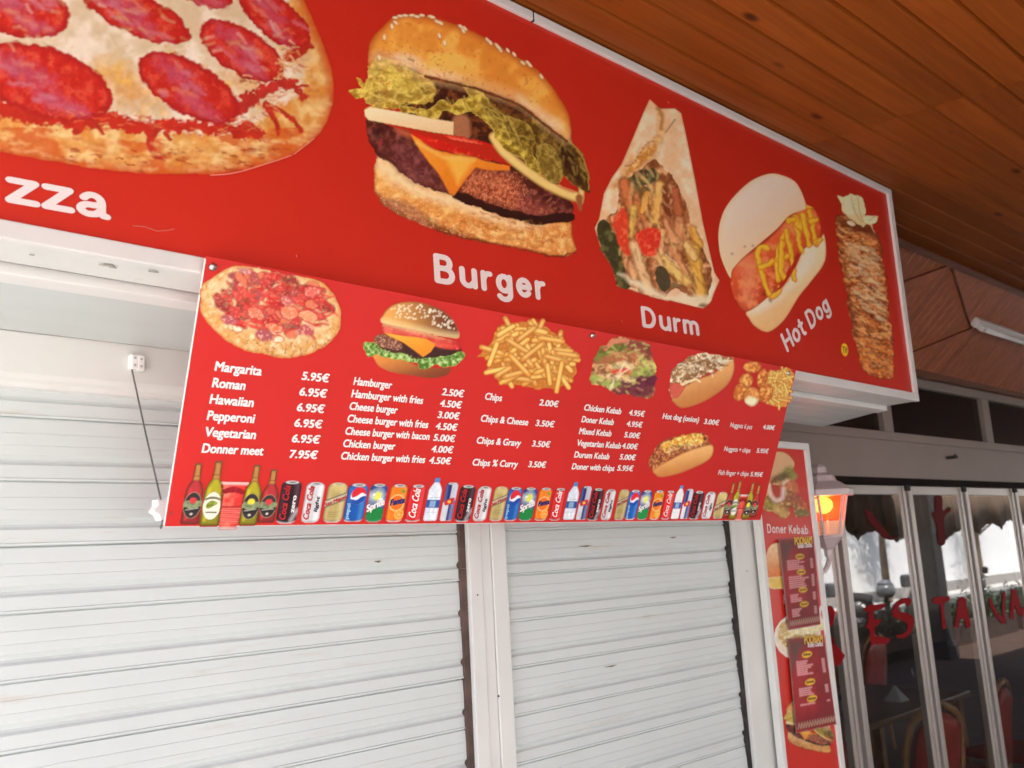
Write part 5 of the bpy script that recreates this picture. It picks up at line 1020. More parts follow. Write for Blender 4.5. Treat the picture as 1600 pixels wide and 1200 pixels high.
def bottle(kind, u, v, wd, ht, g=1.0):
    H = 100*ht/wd; p = Pic(MN, (100, H), .0016, gain=GM*g, bgc=MR, unit=(u-.003, v-.003, u+wd+.003, v+ht))
    if kind == 'glass':
        p.shape([(4, 6), (96, 6), (88, H*.5), (80, H-14), (70, H-4), (30, H-4), (20, H-14), (12, H*.5)], (222, 70, 60), lo=(206, 40, 40), hi=(238, 120, 100), ns=40, n=.08, base=True, sm=False, edge=(180, 30, 36), ew=9)
        p.line([(4, 6), (96, 6)], (8, 8), (244, 206, 200), soft=4, sm=False, base=True); p.line([(22, H-6), (78, H-6)], (8, 8), (190, 190, 180), soft=4, sm=False, base=True)
        for k in range(9): p.line([(14, H*.56+k*7), (88-k*.6, H*.55+k*7)], (2.2, 2), (244, 170, 150), al=.7, sm=False)
        p.shape([(14, 28), (50, 20), (86, 28), (84, 46), (50, 40), (16, 46)], (150, 24, 34), wob=4, n=.3); p.line([(14, H*.52), (88, H*.52)], (7, 7), (160, 26, 34), sm=False, al=.8)
        return p.build('cider_glass_picture', menu)
    a = kind
    col = {'r': (196, 56, 60), 'g': (186, 176, 40)}[a[0]]
    out = [(36, 2), (64, 2), (66, 12), (68, H*.27), (84, H*.36), (94, H*.46), (96, H-14), (88, H-4), (12, H-4), (4, H-14), (6, H*.46), (16, H*.36), (32, H*.27), (34, 12)]
    p.shape(out, col, edge=(54, 36, 18), ew=19, n=.08, ns=40, base=True, sm=False, c2=tuple(c*.72 for c in col), dirn=(0, 1))
    p.shape([(38, 4), (62, 4), (64, H*.2), (67, H*.28), (33, H*.28), (36, H*.2)], (178, 130, 70), sm=False, edge=(110, 66, 34), ew=7); p.line([(36, 6), (64, 6)], (11, 11), (110, 74, 54), sm=False); p.line([(35, H*.21), (66, H*.21)], (4, 4), (110, 66, 34), sm=False)
    p.line([(28, H*.42), (26, H*.9)], (7, 7), tuple(min(255, c*1.25) for c in col), al=.6, soft=5, sm=False)
    if a[1] == 'w':
        p.blob(50, H*.68, 42, H*.215, 0, (232, 230, 206), edge=(150, 140, 60), ew=4); p.shape([(26, H*.66), (50, H*.60), (76, H*.64), (60, H*.68), (40, H*.72), (24, H*.71)], (146, 160, 50), wob=4, lo=(90, 106, 30), ns=12); p.shape([(18, H*.57), (50, H*.53), (84, H*.57), (82, H*.60), (50, H*.57), (20, H*.60)], (110, 110, 90), wob=3); p.line([(28, H*.78), (74, H*.78)], (6, 6), (70, 66, 50), sm=False, wob=2)
    else:
        p.blob(50, H*.68, 43, H*.215, 0, (52, 44, 46), edge=(190, 176, 140), ew=4); p.shape([(10, H*.62), (50, H*.60), (92, H*.62), (92, H*.70), (50, H*.74), (10, H*.70)], (140, 150, 110), wob=4, n=.3, lo=(90, 110, 80), ns=12)
        p.blob(50, H*.60, 17, 18, 0, (206, 60, 60) if a[0] == 'r' else (222, 210, 60), wob=2); p.shape([(14, H*.70), (50, H*.76), (90, H*.69), (86, H*.76), (50, H*.80), (16, H*.77)], (40, 34, 34), wob=2); p.line([(22, H*.755), (80, H*.73)], (4, 4), (200, 196, 180), wob=3, al=.8); p.blob(50, H*.82, 7, 6, 0, (220, 210, 200))
    return p.build('beer_bottle_picture', menu)
def uvx(x, y): return MN.uv(x, y)
vb = MN.uv(450, 818)[1]; hc = MN.uv(457, 749)[1]-vb
def ux(x): return MN.uv(x, 817-(x-450)*.020)[0]
SEQ = [('zero', 429, 462), ('light', 468, 498), ('gold', 502, 534), ('blue', 533.7, 566.6), ('lime', 568.7, 596), ('orange', 600.6, 628), ('red', 630, 657), ('water', 659, 683), ('slim', 685.6, 706),
       ('zero', 709, 734), ('light', 737, 759), ('gold', 763, 785), ('blue', 785, 808), ('lime', 809, 831), ('orange', 833.6, 854), ('red', 857, 876), ('water', 878.6, 898), ('slim', 899, 915.5),
       ('zero', 917, 935), ('light', 938, 954), ('gold', 959, 975), ('blue', 975.5, 993), ('lime', 995, 1011), ('orange', 1014.5, 1030), ('red', 1032.5, 1047), ('water', 1048, 1061), ('slim', 1062.5, 1075),
       ('zero', 1076, 1093), ('light', 1095.5, 1111), ('gold', 1113.5, 1130)]
for k, a, b in SEQ:
    h0 = {'water': hc*1.13, 'slim': hc*1.04, 'zero': hc*1.0}.get(k, hc*.965)
    u0, u1 = ux(a-.8), ux(b+.8); can(k, u0, vb+(.0012 if k != 'zero' else 0), u1-u0, h0)
def bottles(L, g):
    for kind, a, b, dv, h0 in L: bottle(kind, ux(a), vb+dv, ux(b)-ux(a), h0, g)
bottles([('rb', 281.5, 309, .002, .123), ('gw', 311, 341, -.002, .133), ('gb', 373, 400, -.001, .127), ('rb', 401, 427, .004, .114), ('glass', 336, 376, -.009, .098)], 1.0)
bottles([('rb', 1129, 1141, .006, .118), ('gw', 1138.5, 1151, .002, .130), ('gb', 1159, 1172, .002, .126), ('rb', 1170, 1181.5, .007, .114), ('glass', 1147, 1163, -.004, .09)], 1.35)

# ================================================================ POSTER BOARD PICTURES
def poster_wrap():
    p = Pic(PB, (0, 110, 610, 1000), .0032, (.125, 1190, 690), 1.2)
    p.shape([(150, 140), (210, 125), (290, 140), (360, 195), (410, 270), (385, 340), (340, 320), (250, 400), (140, 480), (120, 560), (110, 660), (60, 700), (10, 660), (40, 540), (80, 380), (120, 240)], (206, 166, 122), c2=(196, 150, 106), ns=50, n=.05, base=True, edge=(180, 130, 90), ew=12)
    p.shape([(340, 318), (390, 340), (430, 420), (420, 520), (410, 620), (440, 690), (520, 720), (570, 800), (585, 900), (480, 945), (420, 920), (400, 820), (340, 830), (350, 920), (260, 970), (220, 920), (120, 870), (20, 850), (10, 740), (60, 680), (110, 640), (110, 520), (180, 460), (270, 380)], (170, 120, 70), lo=(110, 64, 36), hi=(206, 170, 110), ns=30, n=.3, wob=14, base=True)
    for P, w_, c in (([(260, 420), (340, 350), (400, 430)], (60, 90), (130, 130, 60)), ([(150, 470), (240, 450), (300, 430)], (50, 60), (80, 60, 30)), ([(300, 560), (400, 540), (420, 620)], (90, 90), (190, 110, 70)), ([(340, 700), (440, 740)], (80, 90), (150, 80, 60)), ([(20, 720), (80, 780), (160, 840)], (70, 60), (150, 140, 60)), ([(200, 840), (280, 900)], (90, 80), (200, 160, 96)), ([(500, 760), (560, 830)], (60, 60), (186, 70, 50)), ([(450, 880), (560, 900)], (60, 50), (110, 110, 60))):
        p.line(P, w_, c, wob=16, soft=10, n=.3, base=True)
    p.shape([(115, 560), (150, 540), (240, 560), (250, 640), (200, 700), (140, 670)], (170, 60, 40), wob=6); p.line([(85, 545), (105, 640), (150, 720), (210, 735), (260, 690), (270, 590)], (34, 44), (226, 200, 190), base=True, soft=6); p.line([(270, 520), (310, 490)], (30, 20), (224, 200, 180), soft=6)
    p.build('wrap_picture', pboard)
poster_wrap()
p = Pic(PB, (1190, 850, 1240, 925), .004, (1, 0, 0), 1.15)
p.shape([(1196, 872), (1202, 854), (1215, 848), (1235, 850), (1238, 900), (1200, 902), (1197, 890)], (220, 190, 150), c2=(210, 120, 60), ns=8, base=True); p.shape([(1199, 903), (1230, 902), (1232, 918), (1206, 920), (1200, 912)], (212, 180, 90), edge=(226, 200, 170), ew=3, base=True); p.build('hot_dog_picture', pboard)
p = Pic(PB, (1205, 950, 1300, 1040), .004, (1, 0, 0), 1.05)
p.blob(1246, 995, 37, 36, 0, (228, 214, 190), base=True, edge=(238, 230, 220), ew=6); p.blob(1246, 990, 30, 28, 0, (210, 186, 130), hi=(236, 222, 180), lo=(190, 150, 90), ns=6, n=.2, wob=3)
p.shape([(1232, 972), (1285, 968), (1288, 985), (1236, 990)], (222, 206, 160), hi=(240, 230, 200), ns=5, n=.2, wob=2, base=True); p.build('chips_picture', pboard)
burger_big(PB, (.056, 1217, 1091), pboard, .0034, 1.0)
caption(PB, 'Doner Kebab', (1198, 833), (1263, 835), .036, pboard, LETTER, w=.10)
caption(PB, 'H', (1224, 944), (1230, 944), .036, pboard, LETTER, w=.10)
text_px(PB, 'C', (1279, 972), (1289, 974), .07, pboard, LETTER, off=.05, name='caption')

# laminated leaflets taped on the poster board
def leaflet(quad, label, ov, blocks, gain=1.0):
    """quad: photo corners tl,tr,br,bl"""
    LBo = Board((0, 1.984, 0), (1, 0, 0), (0, 0, 1)); Q = np.array([LBo.uv(*q) for q in quad])
    t = thing('menu_leaflet', LBo.p3(*Q[3]), label, 'leaflet')
    def at(a, b): return (Q[0]*(1-a)+Q[1]*a)*(1-b)+(Q[3]*(1-a)+Q[2]*a)*b
    tl, tr, br, bl = Q
    MB().plate(LBo, [tuple(bl), tuple(br), tuple(tr), tuple(tl)], -.001, .0).build('lamination', mat('lamination', (.30, .20, .19), .12, var=.1), t)
    u0, v0 = Q.min(0); u1, v1 = Q.max(0)
    p = Pic(LBo, (100, 100*(v1-v0)/(u1-u0)), .0036, gain=gain, unit=(u0, v0, u1, v1)); H = 100*(v1-v0)/(u1-u0)
    def px(a, b): w_ = at(a, b); return ((w_[0]-u0)/(u1-u0)*100, (v1-w_[1])/(v1-v0)*H)
    p.shape([px(.02, .01), px(.98, .01), px(.98, .985), px(.02, .985)], (140, 26, 30), lo=(112, 20, 28), hi=(156, 34, 40), ns=40, n=.06, base=True, sm=False)
    p.shape([px(.02, .01), px(.55, .01), px(.3, .12), px(.12, .3), px(.02, .34)], (92, 62, 56), soft=14, sm=False, n=.1)
    p.shape([px(.02, .90), px(.98, .90), px(.98, .96), px(.02, .96)], (104, 56, 48), sm=False, n=.2)
    for k in range(14):
        a = .05+k*.067; p.line([px(a, .955), px(a+.03, .905), px(a+.06, .955)], (2.4, 2.4), (176, 130, 110), sm=False, al=.8)
    for (a, b) in ov:
        c = px(a, b); p.blob(c[0], c[1], 13, 4.4, 0, (222, 176, 40), base=True, edge=(190, 140, 30), ew=2); p.line([px(a-.09, b), px(a+.09, b)], (2.6, 2.6), (90, 60, 20), sm=False)
    rr = random.Random(len(blocks))
    for (a, b0, n, wdt) in blocks:
        for k in range(n):
            w_ = wdt*rr.uniform(.6, 1); a1 = a
            while a1 < a+w_:
                s = rr.uniform(.04, .10); p.line([px(a1, b0+k*.023), px(min(a1+s, a+w_), b0+k*.023)], (1.9, 1.9), (222, 160, 160), sm=False, al=.85); a1 += s+.022
            p.line([px(.84, b0+k*.023), px(.91, b0+k*.023)], (1.8, 1.8), (222, 170, 166), sm=False, al=.8)
    p.build('printed_sheet', t)
    def tx(s, a0, a1, b, cap, m):
        A, B_ = at(a0, b), at(a1, b); e = B_-A; n = np.array([-e[1], e[0]])/np.linalg.norm(e); text(LBo, s, A, e, n*cap, t, m, name='heading', off=.03, d=.0022)
    tx('POONAM', .42, .94, .075, .030, GUN); tx('Indian Dishes', .5, .92, .115, .020, LETTER)
leaflet(((1217, 843), (1271, 839), (1282, 976), (1232, 985)), 'upper dark red laminated leaflet taped on the narrow poster board', [(.54, .21), (.54, .385), (.54, .585), (.54, .745)], [(.16, .25, 5, .5), (.16, .43, 6, .6), (.16, .63, 4, .32), (.16, .79, 4, .3)])
leaflet(((1231, 998), (1287, 993), (1307, 1132), (1244, 1146)), 'lower brighter red laminated leaflet taped on the narrow poster board', [(.46, .19), (.46, .49), (.46, .67)], [(.16, .26, 7, .42), (.16, .55, 4, .42), (.16, .72, 1, .36)], 1.15)

# ================================================================ WALL LANTERN (lit)
LC = np.array([3.93, 2.20, E0])
lamp = thing('wall_lantern', LC, 'lit white wall lantern glowing red and yellow beside the narrow poster board', 'wall lantern')
LW = mat('lantern_white', (.62, .50, .50), .4, var=.05)
def hexo(prof, name, m, n=6, sm=False): return MB().lathe(LC, [(r*.76, z) for r, z in prof], n, rot=.35).build(name, m, lamp, smooth=sm)
hexo([(.001, .322), (.195, .195), (.20, .215), (.20, .222), (.12, .262), (.105, .262), (.09, .29), (.05, .305), (.045, .33), (.02, .345), (.001, .348)][1:], 'cap', LW, 6)
mb = MB()
for k in range(6):
    a = .35+k*math.pi/3; c_, s_ = math.cos(a), math.sin(a)
    mb.tube([LC+(.114*c_, .114*s_, .196), LC+(.072*c_, .072*s_, .020)], .007, 5)
mb.build('cage', LW, lamp); hexo([(.100, .022), (.104, .010), (.09, .0), (.05, -.03), (.025, -.045), (.025, -.07), (.012, -.09), (.001, -.095)], 'base', LW, 6)
RG = bpy.data.materials.new('red_shade'); RG.use_nodes = True; N_ = RG.node_tree.nodes; L_ = RG.node_tree.links; N_.remove(N_['Principled BSDF'])
t_ = N_.new('ShaderNodeBsdfTransparent'); t_.inputs[0].default_value = (.95, .20, .12, 1); d_ = N_.new('ShaderNodeBsdfTranslucent'); d_.inputs[0].default_value = (.85, .10, .08, 1); x_ = N_.new('ShaderNodeMixShader'); x_.inputs[0].default_value = .55
L_.new(t_.outputs[0], x_.inputs[1]); L_.new(d_.outputs[0], x_.inputs[2]); L_.new(x_.outputs[0], N_['Material Output'].inputs[0])
PG = glass('lantern_glass', (.95, .80, .80), .15)
def pane(z0, z1, r0, r1, name, m):
    for k in range(6):
        a = .35+k*math.pi/3; b = a+math.pi/3
        V = [LC+(r0*math.cos(a), r0*math.sin(a), z0), LC+(r0*math.cos(b), r0*math.sin(b), z0), LC+(r1*math.cos(b), r1*math.sin(b), z1), LC+(r1*math.cos(a), r1*math.sin(a), z1)]
        MB().add(V, [(0, 1, 2, 3)]).build(name, m, lamp)
FR = bpy.data.materials.new('frosted_pane'); FR.use_nodes = True; N_ = FR.node_tree.nodes; L_ = FR.node_tree.links; N_.remove(N_['Principled BSDF'])
t_ = N_.new('ShaderNodeBsdfTransparent'); t_.inputs[0].default_value = (.8, .7, .7, 1); d_ = N_.new('ShaderNodeBsdfDiffuse'); d_.inputs[0].default_value = (.6, .5, .5, 1); x_ = N_.new('ShaderNodeMixShader'); x_.inputs[0].default_value = .5
L_.new(t_.outputs[0], x_.inputs[1]); L_.new(d_.outputs[0], x_.inputs[2]); L_.new(x_.outputs[0], N_['Material Output'].inputs[0])
pane(.022, .084, .070, .083, 'pane', FR); pane(.086, .194, .0835, .109, 'red_pane', RG)
MB().lathe(LC, [(.006, .118), (.026, .126), (.042, .145), (.043, .168), (.032, .185), (.016, .192)], 12).build('bulb', emit('lit_bulb', (1, .50, .10), 6), lamp, smooth=True)
MB().tube(smooth([LC+(0, 0, -.09), LC+(-.02, .02, -.14), LC+(-.06, .08, -.17), LC+(-.10, .16, -.12), LC+(-.10, .21, -.05)], 4, False), .011, 8).build('bracket_arm', LW, lamp, smooth=True)
MB().box(LC+(-.14, .205, -.13), LC+(-.06, .228, .03)).build('wall_plate', LW, lamp, bevel=.006)
pl = bpy.data.lights.new('lantern_glow', 'POINT'); pl.energy = .45; pl.color = (1, .24, .18); pl.shadow_soft_size = .02
plo = bpy.data.objects.new('lantern_glow', pl); COL.objects.link(plo); plo.location = (0, 0, .135); plo.parent = lamp

# ================================================================ RESTAURANT ROOM BEHIND THE GLASS
DWALL = mat('room_wall', (.10, .065, .05), .8, var=.2)
o = MB().box((3.2, 8.8, -.1), (9.0, 9.0, E0+1.2)).box((12.0, 8.8, -.1), (20, 9.0, E0+1.2)).box((9.01, 8.8, E0+.5), (11.99, 9.0, E0+1.2)).build('room_back_wall', DWALL); tag(o, 'dark back wall inside the restaurant', 'wall')  # gap in the middle is added to let daylight into the room
o = MB().box((20, 2.5, -.1), (20.2, 9, E0+1.2)).build('room_end_wall', DWALL); tag(o, 'dark end wall inside the restaurant', 'wall')
o = MB().box((3.0, 2.6, -.1), (3.2, 9, E0+1.2)).build('room_side_wall', DWALL); tag(o, 'dark side wall inside the restaurant behind the narrow poster', 'wall')
o = MB().box((3.2, 2.6, E0+1.0), (20, 8.79, E0+1.2)).build('room_ceiling', DWALL); tag(o, kind='structure')
CHW = mat('chair_wood', (.42, .22, .09), .35, var=.2, scale=10); CHR = mat('chair_leather', (.42, .05, .035), .38, var=.15, scale=8, bump=.2)
TBW = wood_mat('table_wood', (.26, .15, .07), (.42, .26, .13), 0, .3, knots=False)
def chair(loc, rz, label):
    t = thing('dining_chair', (0, 0, 0), label, 'chair', 'red backed dining chairs inside the restaurant'); hw = .28
    MB().box((-hw, -.27, .52), (hw, .27, .58)).build('seat', CHR, t, bevel=.02)
    for sx in (-1, 1):
        MB().tube([(sx*.25, -.24, 0), (sx*.25, -.25, .52)], [.02, .026], 8).build('leg', CHW, t)
        MB().tube([(sx*.25, .30, 0), (sx*.25, .25, .55)], [.02, .026], 8).build('leg', CHW, t)
    arc = smooth([(-.27, .25, .56), (-.30, .28, .85), (-.25, .32, 1.10), (0, .34, 1.19), (.25, .32, 1.10), (.30, .28, .85), (.27, .25, .56)], 5, False)
    MB().tube(list(arc), .024, 8).build('back_frame', CHW, t, smooth=True)
    mb = MB(); V = []; F = []; nx, nz = 9, 9
    for side, dy in ((0, -.035), (1, .035)):
        for j in range(nz):
            for i in range(nx):
                a = -1+2*i/(nx-1); b = j/(nz-1); z = .62+b*(.53-.10*a*a*b); wd_ = .25-.02*b
                bul = (1-a*a)*(1-(2*b-1)**2); V.append((a*wd_, .27+.07*b+dy*(.35+.65*bul**.5), z))
    for s_ in (0, 1):
        o_ = s_*nx*nz; F += [(o_+j*nx+i, o_+j*nx+i+1, o_+(j+1)*nx+i+1, o_+(j+1)*nx+i) for j in range(nz-1) for i in range(nx-1)]
    N2 = nx*nz
    F += [(i, i+1, N2+i+1, N2+i) for i in range(nx-1)]+[((nz-1)*nx+i, (nz-1)*nx+i+1, N2+(nz-1)*nx+i+1, N2+(nz-1)*nx+i) for i in range(nx-1)]
    F += [(j*nx, (j+1)*nx, N2+(j+1)*nx, N2+j*nx) for j in range(nz-1)]+[(j*nx+nx-1, (j+1)*nx+nx-1, N2+(j+1)*nx+nx-1, N2+j*nx+nx-1) for j in range(nz-1)]
    mb.add(V, F); mb.build('back_cushion', CHR, t, smooth=True)
    t.location = loc; t.rotation_euler = (0, 0, rz); return t
def dup(r, loc, rz, label):
    c = r.copy(); COL.objects.link(c); c.location = loc; c.rotation_euler = (0, 0, rz); c['label'] = label
    for ch in r.children:
        d = ch.copy(); COL.objects.link(d); d.parent = c
    return c
ch0 = chair((5.75, 2.95, 0), math.pi*.96, 'red backed wooden dining chair close behind the glass below the letters E S')
for x, y, r, lb in ((6.75, 2.98, 3.3, 'red backed wooden dining chair close behind the glass below the letters T A'), (7.7, 2.95, 3.0, 'red backed wooden dining chair close behind the glass at the right edge'),
                    (6.1, 4.35, .1, 'dining chair on the far side of the nearest wooden table'), (7.3, 4.4, -.1, 'dining chair on the far side of the nearest table, beside the letter U'), (4.75, 3.05, 2.7, 'dining chair behind the glass next to the narrow poster board'),
                    (8.3, 5.2, 3.1, 'dining chair on the near side of the second table'), (9.5, 5.25, 3.2, 'dining chair beside the second table, farther right'), (9.0, 6.8, .1, 'dining chair behind the second table at the back')):
    dup(ch0, (x, y, 0), r, lb)
def table(x, y, L, label):
    t = thing('dining_table', (x, y, 0), label, 'table', 'wooden dining tables inside the restaurant')
    o = MB().box((x-L/2, y-.42, .93), (x+L/2, y+.42, .975)).build('table_top', TBW, t, bevel=.01); set_tone(o, lambda p: .6)
    for sx in (-1, 1):
        for sy in (-1, 1): MB().box((x+sx*(L/2-.1)-.035, y+sy*.34-.035, 0), (x+sx*(L/2-.1)+.035, y+sy*.34+.035, .929)).build('leg', CHW, t)
    return t
table(6.4, 3.65, 2.6, 'long wooden dining table just behind the glass doors'); table(8.9, 6.0, 2.4, 'wooden dining table farther inside the restaurant')
table(4.2, 5.2, 1.4, 'small wooden dining table deep inside behind the lantern')
PAP = mat('napkin_paper', (.7, .68, .66), .7)
GLS = glass('wine_glass', (.92, .92, .92), 0, 1.45)
def wineglass(x, y, z, label):
    o = MB().lathe((x, y, z), [(.035, 0), (.036, .003), (.006, .008), (.005, .09), (.03, .115), (.042, .155), (.036, .20), (.035, .20), (.040, .155), (.028, .118), (.002, .10)], 14).build('wine_glass', GLS, smooth=True)
    return tag(o, label, 'wine glass', 'wine glasses on the dining tables')
for i, (x, y) in enumerate(((5.6, 3.5), (6.25, 3.55), (6.9, 3.8), (7.4, 3.5))): wineglass(x, y, .9755, ['wine glass at the near left end of the nearest table', 'second wine glass from the left on the nearest table', 'wine glass at the middle of the nearest table', 'wine glass at the right end of the nearest table'][i])
for i, (x, y) in enumerate(((6.0, 3.75), (7.0, 3.5))):
    o = MB().add([(x-.07, y-.07, .976), (x+.07, y-.07, .976), (x, y, 1.09), (x-.07, y+.07, .976), (x+.07, y+.07, .976)], [(0, 1, 2), (1, 4, 2), (4, 3, 2), (3, 0, 2), (0, 3, 4, 1)]).build('folded_napkin', PAP)
    tag(o, ['white folded napkin at the left of the nearest dining table', 'white folded napkin at the right of the nearest dining table'][i], 'napkin', 'folded napkins')
# menu stand / curtain hangings near the door heads
CUR = mat('brown_drape', (.12, .06, .03), .9, var=.35, scale=6, stretch=(8, 1, 1)); CURR = mat('red_drape', (.22, .015, .02), .9, var=.3, scale=6, stretch=(8, 1, 1))
def drape(x0, x1, y, z0, z1, m, label, sc=.05):
    mb = MB(); n = max(24, int((x1-x0)/.03)); V = []
    for i in range(n+1):
        x = x0+(x1-x0)*i/n; dy = .035*math.sin(x*23)+.015*math.sin(x*51); zb = z0+sc*abs(math.sin(x*7.5))
        V += [(x, y+dy, z1), (x, y+dy*1.4, zb), (x, y+dy*1.4+.004, zb), (x, y+dy+.004, z1)]
    F = []
    for i in range(n):
        a = i*4; b = a+4; F += [(a, b, b+1, a+1), (a+1, b+1, b+2, a+2), (a+2, b+2, b+3, a+3), (a+3, b+3, b, a)]
    mb.add(V, F); o = mb.build('drape', m, smooth=True); return tag(o, label, 'drape', 'drapes hanging behind the door heads')
drape(4.75, 5.25, 2.9, E0-.02, E0+.34, CURR, 'dark red drape behind the head of the leaf with the letters E S')
drape(5.3, 6.0, 3.0, E0+.02, E0+.34, CUR, 'brown drape behind the head of the leaf with the letters T A')
drape(6.3, 7.8, 3.05, E0+.0, E0+.34, CUR, 'long brown drape behind the right hand glass leaves')

# ================================================================ THE STREET (seen in the door glass)
VAL = mat('awning_canvas', (.16, .105, .065), .9, var=.2, scale=3)
mb = MB(); V = []; x0, x1, n = 1.0, 30.0, 700; ya = -2.75; fr = []
for i in range(n+1):
    x = x0+(x1-x0)*i/n; zb = E0-.06+.16*abs(math.sin(x*2.1+.8*math.sin(x*.9)))+.10*math.sin(x*.63)+.05*abs(((x*3.7) % 1)-.5); dy = .02*math.sin(x*4)
    V += [(x, ya+dy, E0+1.10), (x, ya+dy, zb), (x, ya+dy-.006, zb), (x, ya+dy-.006, E0+1.10)]
F = []
for i in range(n):
    a = i*4; b = a+4; F += [(a, b, b+1, a+1), (a+1, b+1, b+2, a+2), (a+2, b+2, b+3, a+3), (a+3, b+3, b, a)]
mb.add(V, F); o = mb.build('awning_valance', VAL, smooth=True); tag(o, 'brown scalloped canvas valance of the terrace, mirrored in the door glass', 'awning valance')
PIL = mat('pillar_paint', (.05, .045, .042), .7)
for i, x in enumerate((-1.0, 8.3, 17.0, 26.0)):
    o = MB().box((x-.16, -2.72, 0), (x+.16, -2.42, E0+1.08)).box((x-.2, -2.76, 0), (x+.2, -2.38, .25)).build('terrace_pillar', PIL)
    tag(o, ['dark terrace pillar behind the photographer on the left', 'dark terrace pillar mirrored in the leaf with the letters E S', 'dark terrace pillar mirrored in the right hand glass leaf', 'farthest dark terrace pillar along the street'][i], 'pillar', 'terrace pillars')
OPP = mat('white_render', (.82, .82, .80), .85, var=.03); WIN = mat('window_dark', (.03, .035, .04), .15)
op = thing('street_building', (20, -11, 0), 'long sunlit white building across the street, mirrored in the door glass', 'building')
MB().box((-14, -17, -.2), (75, -11, E0+5)).build('wall', OPP, op)
for k in range(14):
    x = -10+k*6.0; MB().box((x, -11.02, E0+1.8), (x+1.5, -10.98, E0+3.4)).build('window', WIN, op)
o = MB().box((-14, -11.05, -.1), (75, -10.995, .35)).build('plinth', mat('plinth', (.3, .28, .26), .9), op)
CARS = mat('scooter_body', (.06, .065, .07), .3, coat=.5); TYR = mat('tyre_rubber', (.02, .02, .02), .8); HEL = mat('helmet_shell', (.16, .17, .18), .2, coat=.6); REDL = mat('red_lens', (.6, .02, .03), .2)
def scooter(loc, rz, label):
    t = thing('scooter', (0, 0, 0), label, 'scooter', 'scooters parked at the kerb')
    for x in (-.75, .75):
        w_ = MB(); 
        ring = [(.30*math.cos(a), .30*math.sin(a)) for a in np.linspace(0, 2*math.pi, 20, endpoint=False)]
        w_.add([(x+c_, dy, .30+s_) for dy in (-.06, .06) for c_, s_ in ring], [(i, (i+1) % 20, 20+(i+1) % 20, 20+i) for i in range(20)]+[tuple(range(20))[::-1], tuple(range(20, 40))]); w_.build('wheel', TYR, t, smooth=False, bevel=.02)
    body = MB(); secs = [(-.95, .62, .10, .12), (-.8, .80, .17, .2), (-.4, .85, .19, .20), (-.1, .62, .16, .2), (.15, .40, .16, .08), (.4, .42, .16, .1), (.55, .75, .17, .3), (.66, 1.05, .14, .2), (.72, 1.25, .10, .08)]
    V = []; 
    for x, zc, hw, hh in secs: V += [(x, hw*math.cos(a), zc+hh*math.sin(a)) for a in np.linspace(0, 2*math.pi, 10, endpoint=False)]
    body.add(V, [(i*10+k, i*10+(k+1) % 10, (i+1)*10+(k+1) % 10, (i+1)*10+k) for i in range(len(secs)-1) for k in range(10)]+[tuple(range(10))[::-1], tuple((len(secs)-1)*10+k for k in range(10))])
    body.build('body', CARS, t, smooth=True)
    MB().tube(smooth([(-.85, 0, 1.04), (-.5, 0, 1.07), (-.15, 0, 1.0)], 4, False), [.12]*9, 10).build('seat', TYR, t, smooth=True)
    MB().tube([(.70, -.36, 1.28), (.70, 0, 1.33), (.70, .36, 1.28)], .02, 8).build('handlebar', TYR, t)
    MB().lathe((-.98, 0, .72), [(.01, 0), (.07, .01), (.07, .08), (.01, .09)], 10).build('tail_light', REDL, t); MB().box((-1.15, -.18, 1.1), (-.75, .18, 1.4)).build('top_box', CARS, t, bevel=.05)
    MB().lathe((.72, -.3, 1.35), [(.01, 0), (.06, .02), (.07, .1), (.05, .16), (.01, .17)], 10, flat=.4).build('mirror', TYR, t)
    t.location = loc; t.rotation_euler = (0, 0, rz); return t
sc0 = scooter((9.0, -4.9, -.15), 1.2, 'first dark scooter parked at the kerb, mirrored in the door glass')
for x, y, r, lb in ((10.6, -4.9, 1.3, 'second dark scooter at the kerb, counted from the near pillar'), (13.0, -4.8, 1.1, 'third dark scooter at the kerb, mirrored beside the letters T A'), (15.5, -4.9, 1.25, 'fourth dark scooter along the kerb'), (19.5, -4.9, 1.2, 'fifth dark scooter along the kerb'), (23.0, -4.8, 1.35, 'farthest dark scooter along the kerb')):
    dup(sc0, (x, y, -.15), r, lb)
for i, (x, y, c) in enumerate(((9.4, -4.0, 0), (13.6, -4.0, 1), (18.0, -4.0, 0))):
    o = MB().lathe((x, y, 0), [(.05, 0), (.05, 1.0), (.02, 1.02)], 8).build('helmet_post', TYR); 
    tag(o, ['slim dark bollard under the grey helmet nearest the pillar', 'slim dark bollard under the red topped helmet', 'slim dark bollard under the farthest helmet'][i], 'bollard', 'kerb bollards')
    h = thing('helmet', (x, y, 1.02), ['grey motorcycle helmet on the nearest kerb bollard', 'grey helmet with a red crown on the middle kerb bollard', 'grey motorcycle helmet on the farthest kerb bollard'][i], 'helmet', 'helmets on the kerb bollards')
    MB().lathe((x, y, 1.02), [(.13, 0), (.17, .06), (.18, .16), (.16, .24)], 16).build('shell', HEL, h, smooth=True)
    MB().lathe((x, y, 1.02), [(.161, .241), (.12, .30), (.05, .335), (.01, .34)], 16).build('crown', REDL if c else HEL, h, smooth=True)
